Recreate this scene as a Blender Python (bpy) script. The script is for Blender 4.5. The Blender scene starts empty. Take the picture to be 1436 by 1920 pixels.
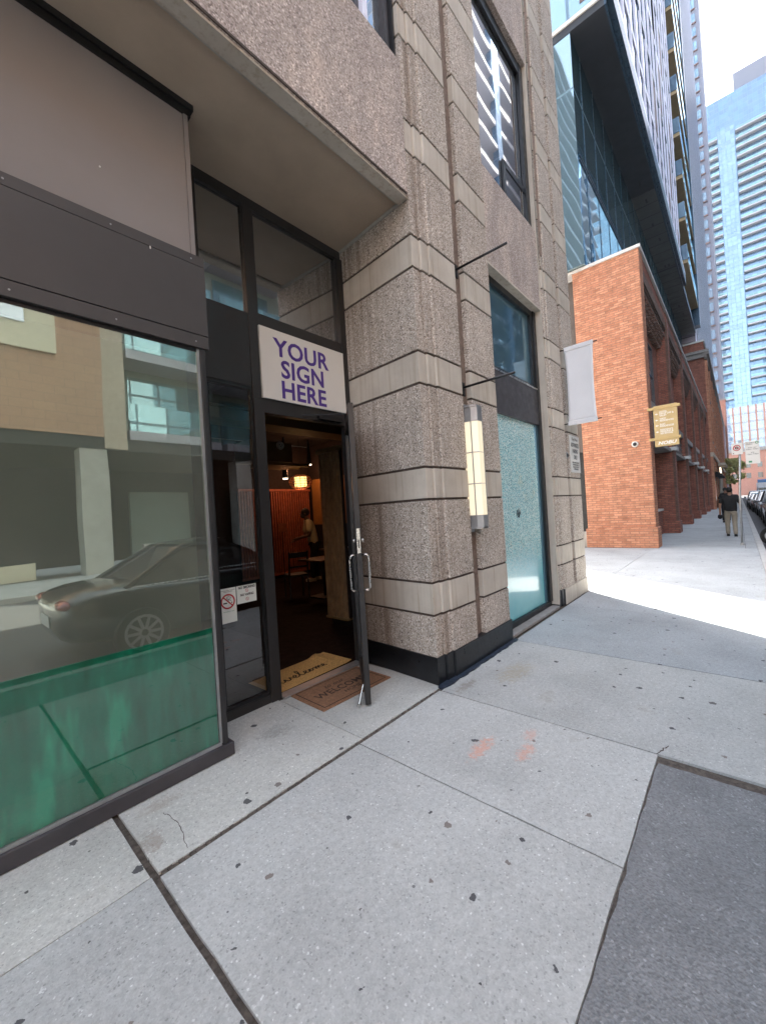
import bpy, bmesh, math, random
from mathutils import Vector, Matrix
random.seed(7)
R = math.radians
scene = bpy.context.scene
COL = scene.collection

# ------------------------------------------------------------------ camera
cam_d = bpy.data.cameras.new('camera'); cam = bpy.data.objects.new('camera', cam_d); COL.objects.link(cam)
r_ = Vector((0.66232321, -0.74665457, -0.06192681)); d_ = Vector((-0.03872654, 0.04842688, -0.99807569)); f_ = Vector((0.7482167, 0.66344691, 0.0031589))
u_ = -d_
cam.matrix_world = Matrix(((r_.x, u_.x, -f_.x, 0), (r_.y, u_.y, -f_.y, 0), (r_.z, u_.z, -f_.z, 1.55), (0, 0, 0, 1)))
cam_d.sensor_fit = 'HORIZONTAL'; cam_d.sensor_width = 36; cam_d.lens = 36 * 753.5 / 1436
cam_d.clip_start = 0.05; cam_d.clip_end = 3000
scene.camera = cam
# ------------------------------------------------------------------ world, sun, exposure
SUN_AZ = Vector((0.62, 0.785)); SUN_EL = R(56)
world = bpy.data.worlds.new('World'); scene.world = world; world.use_nodes = True
wn = world.node_tree; bg = wn.nodes['Background']
sky = wn.nodes.new('ShaderNodeTexSky'); sky.sky_type = 'NISHITA'; sky.sun_disc = False
sky.sun_elevation = SUN_EL; sky.sun_rotation = math.atan2(SUN_AZ.x, SUN_AZ.y)
sky.dust_density = 3.0; sky.air_density = 1.0; sky.ozone_density = 1.0
hs = wn.nodes.new('ShaderNodeHueSaturation'); hs.inputs['Saturation'].default_value = .48
wn.links.new(sky.outputs[0], hs.inputs['Color']); wn.links.new(hs.outputs[0], bg.inputs[0]); bg.inputs[1].default_value = 0.15
sun_d = bpy.data.lights.new('sun', 'SUN'); sun_d.energy = 4.2; sun_d.angle = R(0.5); sun_d.color = (1, .94, .85)
sun = bpy.data.objects.new('sun', sun_d); COL.objects.link(sun)
sd = Vector((SUN_AZ.x, SUN_AZ.y, 0)).normalized() * math.cos(SUN_EL) + Vector((0, 0, math.sin(SUN_EL)))
sun.rotation_euler = sd.to_track_quat('Z', 'Y').to_euler()
vs = scene.view_settings; vs.view_transform = 'Standard'; vs.look = 'None'; vs.gamma = 1; vs.exposure = 2.68
scene.cycles.max_bounces = 8; scene.cycles.diffuse_bounces = 4; scene.cycles.glossy_bounces = 4
scene.cycles.transparent_max_bounces = 12; scene.cycles.caustics_reflective = False; scene.cycles.caustics_refractive = False
scene.cycles.sample_clamp_indirect = 6

# ------------------------------------------------------------------ materials
MATS = {}
def nodes(name):
    m = bpy.data.materials.new(name); m.use_nodes = True
    nt = m.node_tree; p = nt.nodes['Principled BSDF']
    MATS[name] = m
    return m, nt, p
def N(nt, t, **kw):
    n = nt.nodes.new(t)
    for k, v in kw.items():
        if k.startswith('i_'):
            n.inputs[k[2:].replace('_', ' ')].default_value = v
        else: setattr(n, k, v)
    return n
def L(nt, a, b): nt.links.new(a, b)
def pos(nt, sx=1, sy=1, sz=1, off=(0, 0, 0)):
    g = N(nt, 'ShaderNodeNewGeometry'); mp = N(nt, 'ShaderNodeMapping')
    mp.inputs['Scale'].default_value = (sx, sy, sz); mp.inputs['Location'].default_value = off
    L(nt, g.outputs['Position'], mp.inputs[0]); return mp.outputs[0]
def objco(nt, s=1):
    g = N(nt, 'ShaderNodeTexCoord'); mp = N(nt, 'ShaderNodeMapping'); mp.inputs['Scale'].default_value = (s, s, s)
    L(nt, g.outputs['Object'], mp.inputs[0]); return mp.outputs[0]
def noise(nt, v, scale, detail=4, rough=.6):
    n = N(nt, 'ShaderNodeTexNoise'); n.inputs['Scale'].default_value = scale; n.inputs['Detail'].default_value = detail; n.inputs['Roughness'].default_value = rough
    L(nt, v, n.inputs['Vector']); return n.outputs['Fac']
def voro(nt, v, scale, feature='F1', out='Distance', rnd=1):
    n = N(nt, 'ShaderNodeTexVoronoi'); n.feature = feature; n.inputs['Scale'].default_value = scale; n.inputs['Randomness'].default_value = rnd
    L(nt, v, n.inputs['Vector']); return n.outputs[out]
def ramp(nt, fac, stops, interp='LINEAR'):
    r = N(nt, 'ShaderNodeValToRGB'); r.color_ramp.interpolation = interp
    els = r.color_ramp.elements
    while len(els) < len(stops): els.new(0.5)
    for e, (p, c) in zip(els, stops):
        e.position = p; e.color = (c[0], c[1], c[2], 1) if isinstance(c, (tuple, list)) else (c, c, c, 1)
    L(nt, fac, r.inputs[0]); return r.outputs[0]
def mixc(nt, fac, a, b, mode='MIX'):
    m = N(nt, 'ShaderNodeMix'); m.data_type = 'RGBA'; m.blend_type = mode
    for s, v in ((0, fac), (6, a), (7, b)):
        if hasattr(v, 'is_output'): L(nt, v, m.inputs[s])
        elif s == 0: m.inputs[0].default_value = v
        else: m.inputs[s].default_value = (v[0], v[1], v[2], 1)
    return m.outputs[2]
def mth(nt, op, a, b=0.0, c=None):
    m = N(nt, 'ShaderNodeMath'); m.operation = op
    for i, v in enumerate((a, b, c)):
        if v is None: continue
        if hasattr(v, 'is_output'): L(nt, v, m.inputs[i])
        else: m.inputs[i].default_value = v
    return m.outputs[0]
def sep(nt, v):
    s = N(nt, 'ShaderNodeSeparateXYZ'); L(nt, v, s.inputs[0]); return s.outputs
def comb(nt, x, y, z=0.0):
    s = N(nt, 'ShaderNodeCombineXYZ')
    for i, v in enumerate((x, y, z)):
        if hasattr(v, 'is_output'): L(nt, v, s.inputs[i])
        else: s.inputs[i].default_value = v
    return s.outputs[0]
def bump(nt, h, p, strength=.3, dist=.01):
    b = N(nt, 'ShaderNodeBump'); b.inputs['Strength'].default_value = strength; b.inputs['Distance'].default_value = dist
    L(nt, h, b.inputs['Height']); L(nt, b.outputs[0], p.inputs['Normal']); return b
def band(nt, v, lo, hi):   # 1 inside lo..hi
    return mth(nt, 'MULTIPLY', mth(nt, 'GREATER_THAN', v, lo), mth(nt, 'LESS_THAN', v, hi))
def setc(p, c, rough=.6, metal=0.0, spec=.5):
    p.inputs['Base Color'].default_value = (c[0], c[1], c[2], 1); p.inputs['Roughness'].default_value = rough
    p.inputs['Metallic'].default_value = metal; p.inputs['Specular IOR Level'].default_value = spec
def plain(name, c, rough=.6, metal=0.0, var=.12, scale=6, bmp=0.0, spec=.5):
    m, nt, p = nodes(name); setc(p, c, rough, metal, spec)
    v = pos(nt); n = noise(nt, v, scale, 5)
    L(nt, ramp(nt, n, [(.3, tuple(x * (1 - var) for x in c)), (.7, tuple(min(1, x * (1 + var)) for x in c))]), p.inputs['Base Color'])
    L(nt, ramp(nt, noise(nt, v, scale * 3), [(.3, max(0, rough - .08)), (.7, min(1, rough + .1))]), p.inputs['Roughness'])
    if bmp: bump(nt, noise(nt, v, scale * 30, 3), p, bmp, .003)
    return m
def glassmat(name, tint=(.8, .9, .88), f0=.12, wav=0.0, rough=0.0, wscale=1.2, gl=(1, 1, 1), dust=0):
    m, nt, p = nodes(name); nt.nodes.remove(p); out = nt.nodes['Material Output']
    tr = N(nt, 'ShaderNodeBsdfTransparent'); tr.inputs[0].default_value = (*tint, 1)
    g = N(nt, 'ShaderNodeBsdfGlossy'); g.inputs['Roughness'].default_value = rough; g.inputs[0].default_value = (*gl, 1)
    fr = N(nt, 'ShaderNodeFresnel'); fr.inputs[0].default_value = 1.5
    fac = mth(nt, 'ADD', mth(nt, 'MULTIPLY', fr.outputs[0], 1 - f0), f0)
    mx = N(nt, 'ShaderNodeMixShader'); L(nt, fac, mx.inputs[0]); L(nt, tr.outputs[0], mx.inputs[1]); L(nt, g.outputs[0], mx.inputs[2]); L(nt, mx.outputs[0], out.inputs[0])
    if dust:
        df = N(nt, 'ShaderNodeBsdfDiffuse'); df.inputs[0].default_value = (.58, .62, .52, 1); m2 = N(nt, 'ShaderNodeMixShader'); vv = pos(nt)
        fc = ramp(nt, noise(nt, vv, 1.1, 5, .6), [(.3, dust * .6), (.7, dust * 1.4)])
        L(nt, fc, m2.inputs[0]); L(nt, mx.outputs[0], m2.inputs[1]); L(nt, df.outputs[0], m2.inputs[2]); L(nt, m2.outputs[0], out.inputs[0])
    if wav:
        b = N(nt, 'ShaderNodeBump'); b.inputs['Strength'].default_value = wav; b.inputs['Distance'].default_value = .02
        L(nt, noise(nt, pos(nt), wscale, 1), b.inputs['Height']); L(nt, b.outputs[0], g.inputs['Normal'])
    return m
def curtain(name, base=(.02, .05, .07), f0=.35, gx=1.5, gz=1.5, gt=.05, fr_c=(.15, .2, .24), wav=.2, gl=(1, 1, 1), cell_var=.5, paint=None, wscale=.4):
    # opaque reflective curtain-wall glass with a grid of mullions and per-pane variation
    m, nt, p = nodes(name); out = nt.nodes['Material Output']
    v = pos(nt); s = sep(nt, v); h = mth(nt, 'ADD', s[0], s[1])
    cx = mth(nt, 'DIVIDE', h, gx); cz = mth(nt, 'DIVIDE', s[2], gz)
    fx = mth(nt, 'FRACT', cx); fz = mth(nt, 'FRACT', cz)
    line = mth(nt, 'MAXIMUM', mth(nt, 'LESS_THAN', fx, gt / gx), mth(nt, 'LESS_THAN', fz, gt * 1.3 / gz))
    wnz = N(nt, 'ShaderNodeTexWhiteNoise'); wnz.noise_dimensions = '2D'; L(nt, comb(nt, mth(nt, 'FLOOR', cx), mth(nt, 'FLOOR', cz)), wnz.inputs['Vector'])
    r = wnz.outputs['Value']
    c = mixc(nt, mth(nt, 'MULTIPLY', r, cell_var), base, paint or tuple(min(1, b * 4 + .05) for b in base))
    setc(p, base, .5); L(nt, mixc(nt, line, c, fr_c), p.inputs['Base Color'])
    g = N(nt, 'ShaderNodeBsdfGlossy'); g.inputs['Roughness'].default_value = .02; g.inputs[0].default_value = (*gl, 1)
    frn = N(nt, 'ShaderNodeFresnel'); frn.inputs[0].default_value = 1.5
    fac = mth(nt, 'ADD', mth(nt, 'MULTIPLY', frn.outputs[0], 1 - f0), f0)
    fac = mth(nt, 'MULTIPLY', fac, mth(nt, 'SUBTRACT', 1.0, mth(nt, 'MULTIPLY', line, .85)))
    mx = N(nt, 'ShaderNodeMixShader'); L(nt, fac, mx.inputs[0]); L(nt, p.outputs[0], mx.inputs[1]); L(nt, g.outputs[0], mx.inputs[2]); L(nt, mx.outputs[0], out.inputs[0])
    b = N(nt, 'ShaderNodeBump'); b.inputs['Strength'].default_value = wav; b.inputs['Distance'].default_value = .05
    hh = mth(nt, 'ADD', noise(nt, v, wscale, 1), mth(nt, 'MULTIPLY', mth(nt, 'MULTIPLY', mth(nt, 'SUBTRACT', fx, .5), mth(nt, 'SUBTRACT', r, .5)), .5))
    L(nt, hh, b.inputs['Height']); L(nt, b.outputs[0], g.inputs['Normal'])
    return m
def brick(name, c1, c2, mortar, w=.25, h=.075, var=.25, msz=.012):
    m, nt, p = nodes(name); setc(p, c1, .85)
    v = pos(nt); s = sep(nt, v)
    jx = mth(nt, 'MULTIPLY', mth(nt, 'SUBTRACT', noise(nt, v, 22, 2), .5), .012); jz = mth(nt, 'MULTIPLY', mth(nt, 'SUBTRACT', noise(nt, v, 17, 2), .5), .018)
    vec = comb(nt, mth(nt, 'ADD', mth(nt, 'ADD', s[0], s[1]), jx), mth(nt, 'ADD', s[2], jz))
    b = N(nt, 'ShaderNodeTexBrick'); b.inputs['Scale'].default_value = 1; b.inputs['Brick Width'].default_value = w; b.inputs['Row Height'].default_value = h
    b.inputs['Mortar Size'].default_value = msz; b.inputs['Mortar Smooth'].default_value = .3; b.inputs['Bias'].default_value = 0
    b.inputs['Color1'].default_value = (*c1, 1); b.inputs['Color2'].default_value = (*c2, 1); b.inputs['Mortar'].default_value = (*mortar, 1)
    L(nt, vec, b.inputs['Vector'])
    c = mixc(nt, 1.0, b.outputs['Color'], ramp(nt, noise(nt, v, 5, 5), [(.3, 1 - var), (.7, 1 + var * .6)]), 'MULTIPLY')
    c = mixc(nt, 1.0, c, ramp(nt, noise(nt, v, 60, 2), [(.35, .8), (.7, 1.15)]), 'MULTIPLY')
    L(nt, c, p.inputs['Base Color']); bump(nt, mth(nt, 'SUBTRACT', noise(nt, v, 70, 2), mth(nt, 'MULTIPLY', b.outputs['Fac'], 1.6)), p, .6, .006)
    return m

def make_mats():
    # exposed aggregate panel
    m, nt, p = nodes('aggregate'); setc(p, (.3, .27, .25), .8, 0, .3); v = pos(nt)
    s = sep(nt, v)
    cc = voro(nt, v, 100, 'F1', 'Color'); cs = sep(nt, cc)
    col = ramp(nt, cs[0], [(0, (.06, .05, .045)), (.12, (.2, .165, .14)), (.2, (.43, .375, .315)), (.6, (.54, .48, .42)), (.85, (.65, .59, .53)), (.96, (.95, .9, .84))])
    d = voro(nt, v, 100); col = mixc(nt, ramp(nt, d, [(.3, .12), (.62, .55)]), col, (.38, .325, .275))
    st = noise(nt, comb(nt, mth(nt, 'MULTIPLY', s[0], 9), mth(nt, 'MULTIPLY', s[1], 9), mth(nt, 'MULTIPLY', s[2], .5)), 1, 4)
    col = mixc(nt, 1.0, col, ramp(nt, st, [(.28, (.86, .84, .81)), (.5, (1, .995, .985)), (.8, (1.06, 1.06, 1.05))]), 'MULTIPLY')
    # brown rust / grime bleeding near the corner and the channel
    g = noise(nt, comb(nt, mth(nt, 'MULTIPLY', s[0], 14), mth(nt, 'MULTIPLY', s[1], 14), mth(nt, 'MULTIPLY', s[2], .25)), 1, 3)
    near = mth(nt, 'MULTIPLY', band(nt, s[0], 2.97, 3.22), ramp(nt, g, [(.42, 0), (.65, .55)]))
    col = mixc(nt, near, col, (.17, .115, .08))
    col = mixc(nt, 1.0, col, ramp(nt, noise(nt, v, 1.6, 4), [(.3, .86), (.7, 1.1)]), 'MULTIPLY')
    L(nt, col, p.inputs['Base Color']); bump(nt, mth(nt, 'SUBTRACT', 1.0, d), p, .55, .004)
    # same stone, smoother and finer, weathered purple for the lintel and spandrels
    m, nt, p = nodes('aggregate_fine'); setc(p, (.3, .27, .25), .85, 0, .3); v = pos(nt); s = sep(nt, v)
    cc = voro(nt, v, 105, 'F1', 'Color'); cs = sep(nt, cc)
    col = ramp(nt, cs[0], [(0, (.22, .185, .165)), (.3, (.39, .335, .3)), (.85, (.51, .455, .415)), (1, (.78, .72, .67))])
    st = noise(nt, comb(nt, mth(nt, 'MULTIPLY', s[0], 2.5), mth(nt, 'MULTIPLY', s[1], 2.5), mth(nt, 'MULTIPLY', s[2], 1.0)), 1.4, 5)
    col = mixc(nt, 1.0, col, ramp(nt, st, [(.28, (.8, .76, .76)), (.5, (1, .98, .97)), (.75, (1.3, 1.24, 1.18))]), 'MULTIPLY')
    L(nt, col, p.inputs['Base Color']); bump(nt, voro(nt, v, 170), p, .5, .003)
    # smooth limestone band
    m, nt, p = nodes('limestone'); setc(p, (.42, .38, .33), .75); v = pos(nt); s = sep(nt, v)
    n1 = noise(nt, v, 3, 6)
    st = noise(nt, comb(nt, mth(nt, 'MULTIPLY', s[0], 22), mth(nt, 'MULTIPLY', s[1], 22), mth(nt, 'MULTIPLY', s[2], .8)), 1, 4)
    col = ramp(nt, n1, [(.3, (.45, .4, .335)), (.7, (.58, .53, .455))])
    col = mixc(nt, 1.0, col, ramp(nt, st, [(.3, (.8, .75, .69)), (.48, 1.0), (.8, 1.03)]), 'MULTIPLY')
    col = mixc(nt, mth(nt, 'MULTIPLY', ramp(nt, voro(nt, v, 26), [(.05, 1), (.09, 0)]), .5), col, (.1, .08, .065))
    L(nt, col, p.inputs['Base Color']); bump(nt, noise(nt, v, 120, 3), p, .15, .002)
    plain('joint', (.075, .055, .045), .9, var=.35, scale=20)
    plain('channel_stone', (.2, .15, .12), .85, var=.3, scale=30, bmp=.5)
    plain('stucco', (.46, .375, .285), .9, var=.09, scale=2.5, bmp=.25)
    plain('caulk', (.4, .38, .33), .7, var=.12, scale=20)
    plain('dark_base', (.008, .009, .011), .35, var=.5, scale=9)
    plain('tar', (.02, .03, .05), .45, var=.5, scale=20, bmp=.5)
    plain('frame_dark', (.022, .021, .021), .42, var=.15, scale=3)
    plain('frame_black', (.008, .008, .009), .35, var=.2, scale=3)
    plain('fascia', (.058, .052, .05), .48, var=.07, scale=1.2)
    plain('bay_panel', (.25, .225, .215), .55, var=.07, scale=.9)
    plain('frame_bronze', (.05, .046, .05), .45, var=.25, scale=4)
    plain('steel', (.62, .61, .58), .28, 1.0, var=.08, scale=12)
    plain('galv', (.42, .43, .43), .45, .7, var=.15, scale=10)
    plain('black_metal', (.006, .006, .007), .4, var=.3)
    plain('white_sign', (.66, .655, .62), .5, var=.02, scale=2)
    plain('purple_ink', (.07, .03, .24), .5, var=.05)
    plain('paper', (.68, .72, .68), .6, var=.04)
    plain('ink', (.012, .012, .014), .5)
    plain('red_ink', (.38, .015, .02), .5)
    plain('green_ink', (.03, .22, .1), .5)
    plain('grey_vinyl', (.78, .79, .81), .55, var=.03, scale=3)
    plain('gold_sign', (.42, .31, .14), .5, var=.08, scale=5)
    plain('gold_bar', (.4, .29, .12), .45, var=.06, scale=5)
    plain('coir', (.62, .36, .12), .95, var=.3, scale=60, bmp=.8)
    plain('coir_brown', (.27, .14, .075), .95, var=.3, scale=50, bmp=.8)
    plain('coir_ink', (.03, .018, .012), .95)
    plain('mat_print', (.055, .03, .02), .95, var=.4, scale=60)
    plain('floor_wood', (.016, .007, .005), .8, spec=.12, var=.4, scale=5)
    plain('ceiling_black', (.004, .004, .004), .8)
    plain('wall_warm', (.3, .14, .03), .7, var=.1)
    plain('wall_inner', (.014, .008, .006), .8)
    plain('slat', (.34, .1, .05), .6, var=.3, scale=10)
    plain('slat_tan', (.3, .19, .1), .6, var=.25, scale=12)
    plain('tan_wood', (.24, .155, .07), .6, var=.12, scale=4)
    plain('dark_furniture', (.012, .01, .009), .5)
    plain('table_top', (.09, .045, .02), .35)
    plain('backing', (.25, .3, .26), .8, var=.12, scale=.8)
    plain('cream_panel', (.72, .66, .5), .7, var=.05)
    plain('opp_concrete', (.45, .44, .4), .8, var=.12, scale=2)
    plain('garage_dark', (.035, .038, .038), .8, var=.3)
    plain('white_slab', (.42, .42, .46), .6, var=.05)
    plain('soffit_panel', (.02, .023, .03), .5, var=.12, scale=.8)
    plain('soffit_grey', (.075, .08, .08), .5, var=.12, scale=.8)
    plain('fin_white', (.78, .78, .9), .3, .0, var=.08)
    plain('fin_blue', (.035, .07, .11), .3, .4, var=.3)
    plain('copper_panel', (.19, .13, .125), .5, .2, var=.4, scale=1.5)
    plain('tan_soffit', (.4, .3, .17), .7, var=.1)
    plain('coping', (.6, .6, .58), .6, var=.06)
    plain('stone_trim', (.27, .25, .235), .75, var=.2, scale=6)
    plain('taupe_panel', (.1, .085, .075), .6, var=.08)
    plain('grey_wall', (.2, .21, .26), .6, var=.1)
    plain('asphalt_road', (.07, .07, .075), .9, var=.2, scale=8, bmp=.6)
    plain('lane_paint', (.6, .6, .56), .8, var=.2, scale=20)
    plain('kerb_stone', (.42, .42, .41), .85, var=.12, scale=4, bmp=.3)
    plain('bed', (.11, .09, .075), .95, var=.5, scale=40, bmp=.8)
    plain('ground', (.2, .2, .19), .95)
    plain('skin', (.3, .16, .1), .55); plain('skin_dark', (.13, .065, .04), .55)
    plain('cloth_black', (.008, .008, .009), .85); plain('cloth_khaki', (.3, .26, .2), .9, var=.12, scale=12)
    plain('cloth_white', (.55, .47, .33), .9, var=.1, scale=12); plain('cloth_navy', (.012, .013, .018), .9)
    plain('hair', (.006, .005, .005), .7); plain('shoe_white', (.6, .56, .5), .6)
    plain('tyre', (.012, .012, .012), .85); plain('bark', (.1, .075, .05), .9, var=.3, scale=20)
    plain('lamp_metal', (.34, .34, .34), .4, .6, var=.12, scale=10)
    plain('planter_dark', (.03, .03, .03), .6); plain('stucco_light', (.5, .42, .33), .8, var=.1)
    for n, c in (('paint_black', (.008, .009, .011)), ('paint_silver', (.45, .47, .5)), ('paint_white', (.72, .72, .72)), ('paint_grey', (.09, .1, .11)), ('paint_blue', (.03, .2, .5))):
        m, nt, p = nodes(n); setc(p, c, .3, .3 if n == 'paint_silver' else 0); p.inputs['Coat Weight'].default_value = 1; p.inputs['Coat Roughness'].default_value = .03
    m, nt, p = nodes('head_light'); setc(p, (.75, .78, .8), .1); p.inputs['Coat Weight'].default_value = 1
    m, nt, p = nodes('tail_red'); setc(p, (.35, .01, .01), .2); p.inputs['Coat Weight'].default_value = 1
    # sconce diffuser: lit
    m, nt, p = nodes('lit_shade'); setc(p, (.8, .74, .6), .6)
    p.inputs['Emission Color'].default_value = (1, .82, .52, 1); p.inputs['Emission Strength'].default_value = .085
    m, nt, p = nodes('lit_warm'); setc(p, (.8, .6, .3), .6); p.inputs['Emission Color'].default_value = (1, .6, .2, 1); p.inputs['Emission Strength'].default_value = .45
    m, nt, p = nodes('lit_spot'); setc(p, (.8, .6, .3), .6); p.inputs['Emission Color'].default_value = (1, .85, .6, 1); p.inputs['Emission Strength'].default_value = 1
    m, nt, p = nodes('lit_facade'); setc(p, (.7, .6, .4), .6); p.inputs['Emission Color'].default_value = (1, .8, .55, 1); p.inputs['Emission Strength'].default_value = .8
    glassmat('shop_glass', (.86, .96, .9), .36, .08, gl=(.9, 1, .88), dust=.12); glassmat('film_glass', (.92, 1, .96), .09, .06); glassmat('clear_glass', (.75, .78, .78), .1)
    glassmat('door_glass', (.55, .58, .6), .08)
    curtain('window_dark', (.006, .008, .01), .28, 50, 50, 0, wav=.05)
    curtain('window_car', (.006, .007, .008), .12, 50, 50, 0, wav=0)
    curtain('window_teal', (.012, .04, .055), .16, 50, 50, 0, wav=.05, gl=(.6, .85, 1))
    curtain('window_upper', (.02, .025, .03), .55, 50, 50, 0, wav=.06, wscale=.8)
    curtain('curtain_teal', (.01, .045, .055), .38, 1.55, 7.4, .05, (.12, .2, .24), .22, (.72, .92, 1), .25)
    curtain('curtain_front', (.36, .34, .47), .4, 3.1, 1.65, .04, (.02, .02, .04), .5, (.9, .92, 1), .8, paint=(.5, .42, .46))
    curtain('curtain_blue', (.02, .07, .15), .24, 1.25, 1.525, .1, (.1, .17, .27), .35, (.5, .72, .95), .9, paint=(.07, .19, .33))
    curtain('curtain_light', (.035, .09, .15), .26, 1.25, 1.525, .1, (.1, .17, .24), .35, (.62, .84, .95), .9, paint=(.16, .28, .36))
    curtain('curtain_opp', (.05, .11, .2), .28, 1.5, 1.6, .12, (.4, .42, .45), .2, (.8, .92, 1), .8)
    curtain('glass_cyan', (.05, .13, .14), .16, 1.1, 1.4, .08, (.1, .2, .24), .1, (.7, 1, 1), .5)
    # shattered laminated glass with teal film
    m, nt, p = nodes('shattered_teal'); setc(p, (.16, .36, .38), .25); v = pos(nt); s = sep(nt, v)
    out = nt.nodes['Material Output']
    e = voro(nt, v, 42, 'DISTANCE_TO_EDGE'); cr = ramp(nt, e, [(.05, 1), (.2, 0)])
    zone = ramp(nt, mth(nt, 'ADD', s[2], mth(nt, 'MULTIPLY', noise(nt, v, 4, 3), .5)), [(.15, 0), (.42, 1)])   # 1.0 z == 1
    zm = mth(nt, 'DIVIDE', mth(nt, 'SUBTRACT', s[2], .55), .5); zm.node.use_clamp = True
    cr = mth(nt, 'MULTIPLY', cr, zm)
    cell = sep(nt, voro(nt, v, 42, 'F1', 'Color'))[0]
    base = mixc(nt, ramp(nt, noise(nt, v, 1.6, 3), [(.35, 0), (.65, 1)]), (.17, .56, .63), (.25, .66, .69))
    base = mixc(nt, mth(nt, 'MULTIPLY', mth(nt, 'MULTIPLY', cell, .85), zm), base, (.06, .22, .25)); base = mixc(nt, mth(nt, 'MULTIPLY', cr, 1.0), base, (.7, .9, .86))
    dx = mth(nt, 'SUBTRACT', s[0], 5.17); dz = mth(nt, 'SUBTRACT', s[2], 1.43)
    rr = mth(nt, 'SQRT', mth(nt, 'ADD', mth(nt, 'MULTIPLY', mth(nt, 'MULTIPLY', dx, dx), .5), mth(nt, 'MULTIPLY', dz, dz)))
    rr = mth(nt, 'ADD', rr, mth(nt, 'MULTIPLY', mth(nt, 'SUBTRACT', noise(nt, v, 26, 4), .5), .2))
    base = mixc(nt, ramp(nt, rr, [(.03, .95), (.06, 0)]), base, (.01, .03, .04))
    base = mixc(nt, mth(nt, 'MULTIPLY', mth(nt, 'MULTIPLY', ramp(nt, noise(nt, v, 3.3, 3), [(.6, 0), (.7, .45)]), cr), zm), base, (.75, .72, .45))
    L(nt, base, p.inputs['Base Color'])
    g = N(nt, 'ShaderNodeBsdfGlossy'); g.inputs['Roughness'].default_value = .06
    b = N(nt, 'ShaderNodeBump'); b.inputs['Distance'].default_value = .003; L(nt, mth(nt, 'MULTIPLY', zm, .5), b.inputs['Strength']); L(nt, mth(nt, 'ADD', e, mth(nt, 'MULTIPLY', cell, .3)), b.inputs['Height']); L(nt, b.outputs[0], g.inputs['Normal'])
    mx = N(nt, 'ShaderNodeMixShader'); fr = N(nt, 'ShaderNodeFresnel'); fr.inputs[0].default_value = 1.5
    L(nt, mth(nt, 'ADD', mth(nt, 'MULTIPLY', fr.outputs[0], .8), .06), mx.inputs[0]); L(nt, p.outputs[0], mx.inputs[1]); L(nt, g.outputs[0], mx.inputs[2]); L(nt, mx.outputs[0], out.inputs[0])
    # green film
    m, nt, p = nodes('green_film'); v = pos(nt)
    setc(p, (.01, .3, .18), .5); s = sep(nt, v)
    wv = noise(nt, comb(nt, mth(nt, 'MULTIPLY', s[0], 5), 0, mth(nt, 'MULTIPLY', s[2], 1.2)), 1.0, 3)
    col = ramp(nt, wv, [(.35, (.004, .3, .19)), (.56, (.008, .5, .33)), (.68, (.02, .85, .57))])
    L(nt, col, p.inputs['Base Color'])
    # concrete pavement
    def concrete(name, tone, tint, patches=True):
        m, nt, p = nodes(name); setc(p, (tone,) * 3, .85, 0, .3); v = pos(nt); s = sep(nt, v)
        geo = N(nt, 'ShaderNodeNewGeometry')
        n = noise(nt, v, 1.3, 6, .65)
        col = ramp(nt, n, [(.28, tuple(tone * .8 * t for t in tint)), (.55, tuple(tone * t for t in tint)), (.8, tuple(tone * 1.12 * t for t in tint))])
        col = mixc(nt, 1.0, col, ramp(nt, geo.outputs['Random Per Island'], [(0, .9), (1, 1.08)]), 'MULTIPLY')
        ag = sep(nt, voro(nt, v, 150, 'F1', 'Color'))
        col = mixc(nt, 1.0, col, ramp(nt, ag[0], [(0, .66), (.05, .9), (.5, 1.0), (.9, 1.04), (.98, 1.1), (1, 1.5)]), 'MULTIPLY')
        col = mixc(nt, 1.0, col, ramp(nt, noise(nt, v, 38, 4), [(.3, .88), (.7, 1.08)]), 'MULTIPLY')
        # gum spots
        gv = N(nt, 'ShaderNodeTexVoronoi'); gv.voronoi_dimensions = '2D'; gv.inputs['Scale'].default_value = 4.2
        wv = N(nt, 'ShaderNodeVectorMath'); wv.operation = 'ADD'; L(nt, v, wv.inputs[0]); nv = N(nt, 'ShaderNodeTexNoise'); nv.inputs['Scale'].default_value = 45; L(nt, v, nv.inputs['Vector'])
        sc = N(nt, 'ShaderNodeVectorMath'); sc.operation = 'SCALE'; sc.inputs['Scale'].default_value = .035; L(nt, nv.outputs['Color'], sc.inputs[0]); L(nt, sc.outputs[0], wv.inputs[1]); L(nt, wv.outputs[0], gv.inputs['Vector'])
        gc = sep(nt, gv.outputs['Color'])
        thr = mth(nt, 'ADD', mth(nt, 'MULTIPLY', mth(nt, 'MULTIPLY', gc[1], gc[1]), .068), .024)
        gum = mth(nt, 'MULTIPLY', mth(nt, 'LESS_THAN', gv.outputs['Distance'], thr), mth(nt, 'GREATER_THAN', gc[0], .45))
        gcol = ramp(nt, gc[2], [(0, (.035, .035, .04)), (.7, (.06, .06, .065)), (.8, (.2, .17, .15))])
        col = mixc(nt, mth(nt, 'MULTIPLY', gum, .88), col, gcol)
        g2 = voro(nt, v, 11); gc2 = sep(nt, voro(nt, v, 11, 'F1', 'Color'))
        sm = mth(nt, 'MULTIPLY', mth(nt, 'LESS_THAN', g2, mth(nt, 'MULTIPLY', gc2[1], .085)), mth(nt, 'GREATER_THAN', gc2[0], .74))
        col = mixc(nt, mth(nt, 'MULTIPLY', sm, .7), col, (.07, .065, .065))
        # broad soft stains
        col = mixc(nt, ramp(nt, noise(nt, v, 2.6, 5, .7), [(.6, 0), (.75, .35)]), col, (.2, .16, .11))
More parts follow.
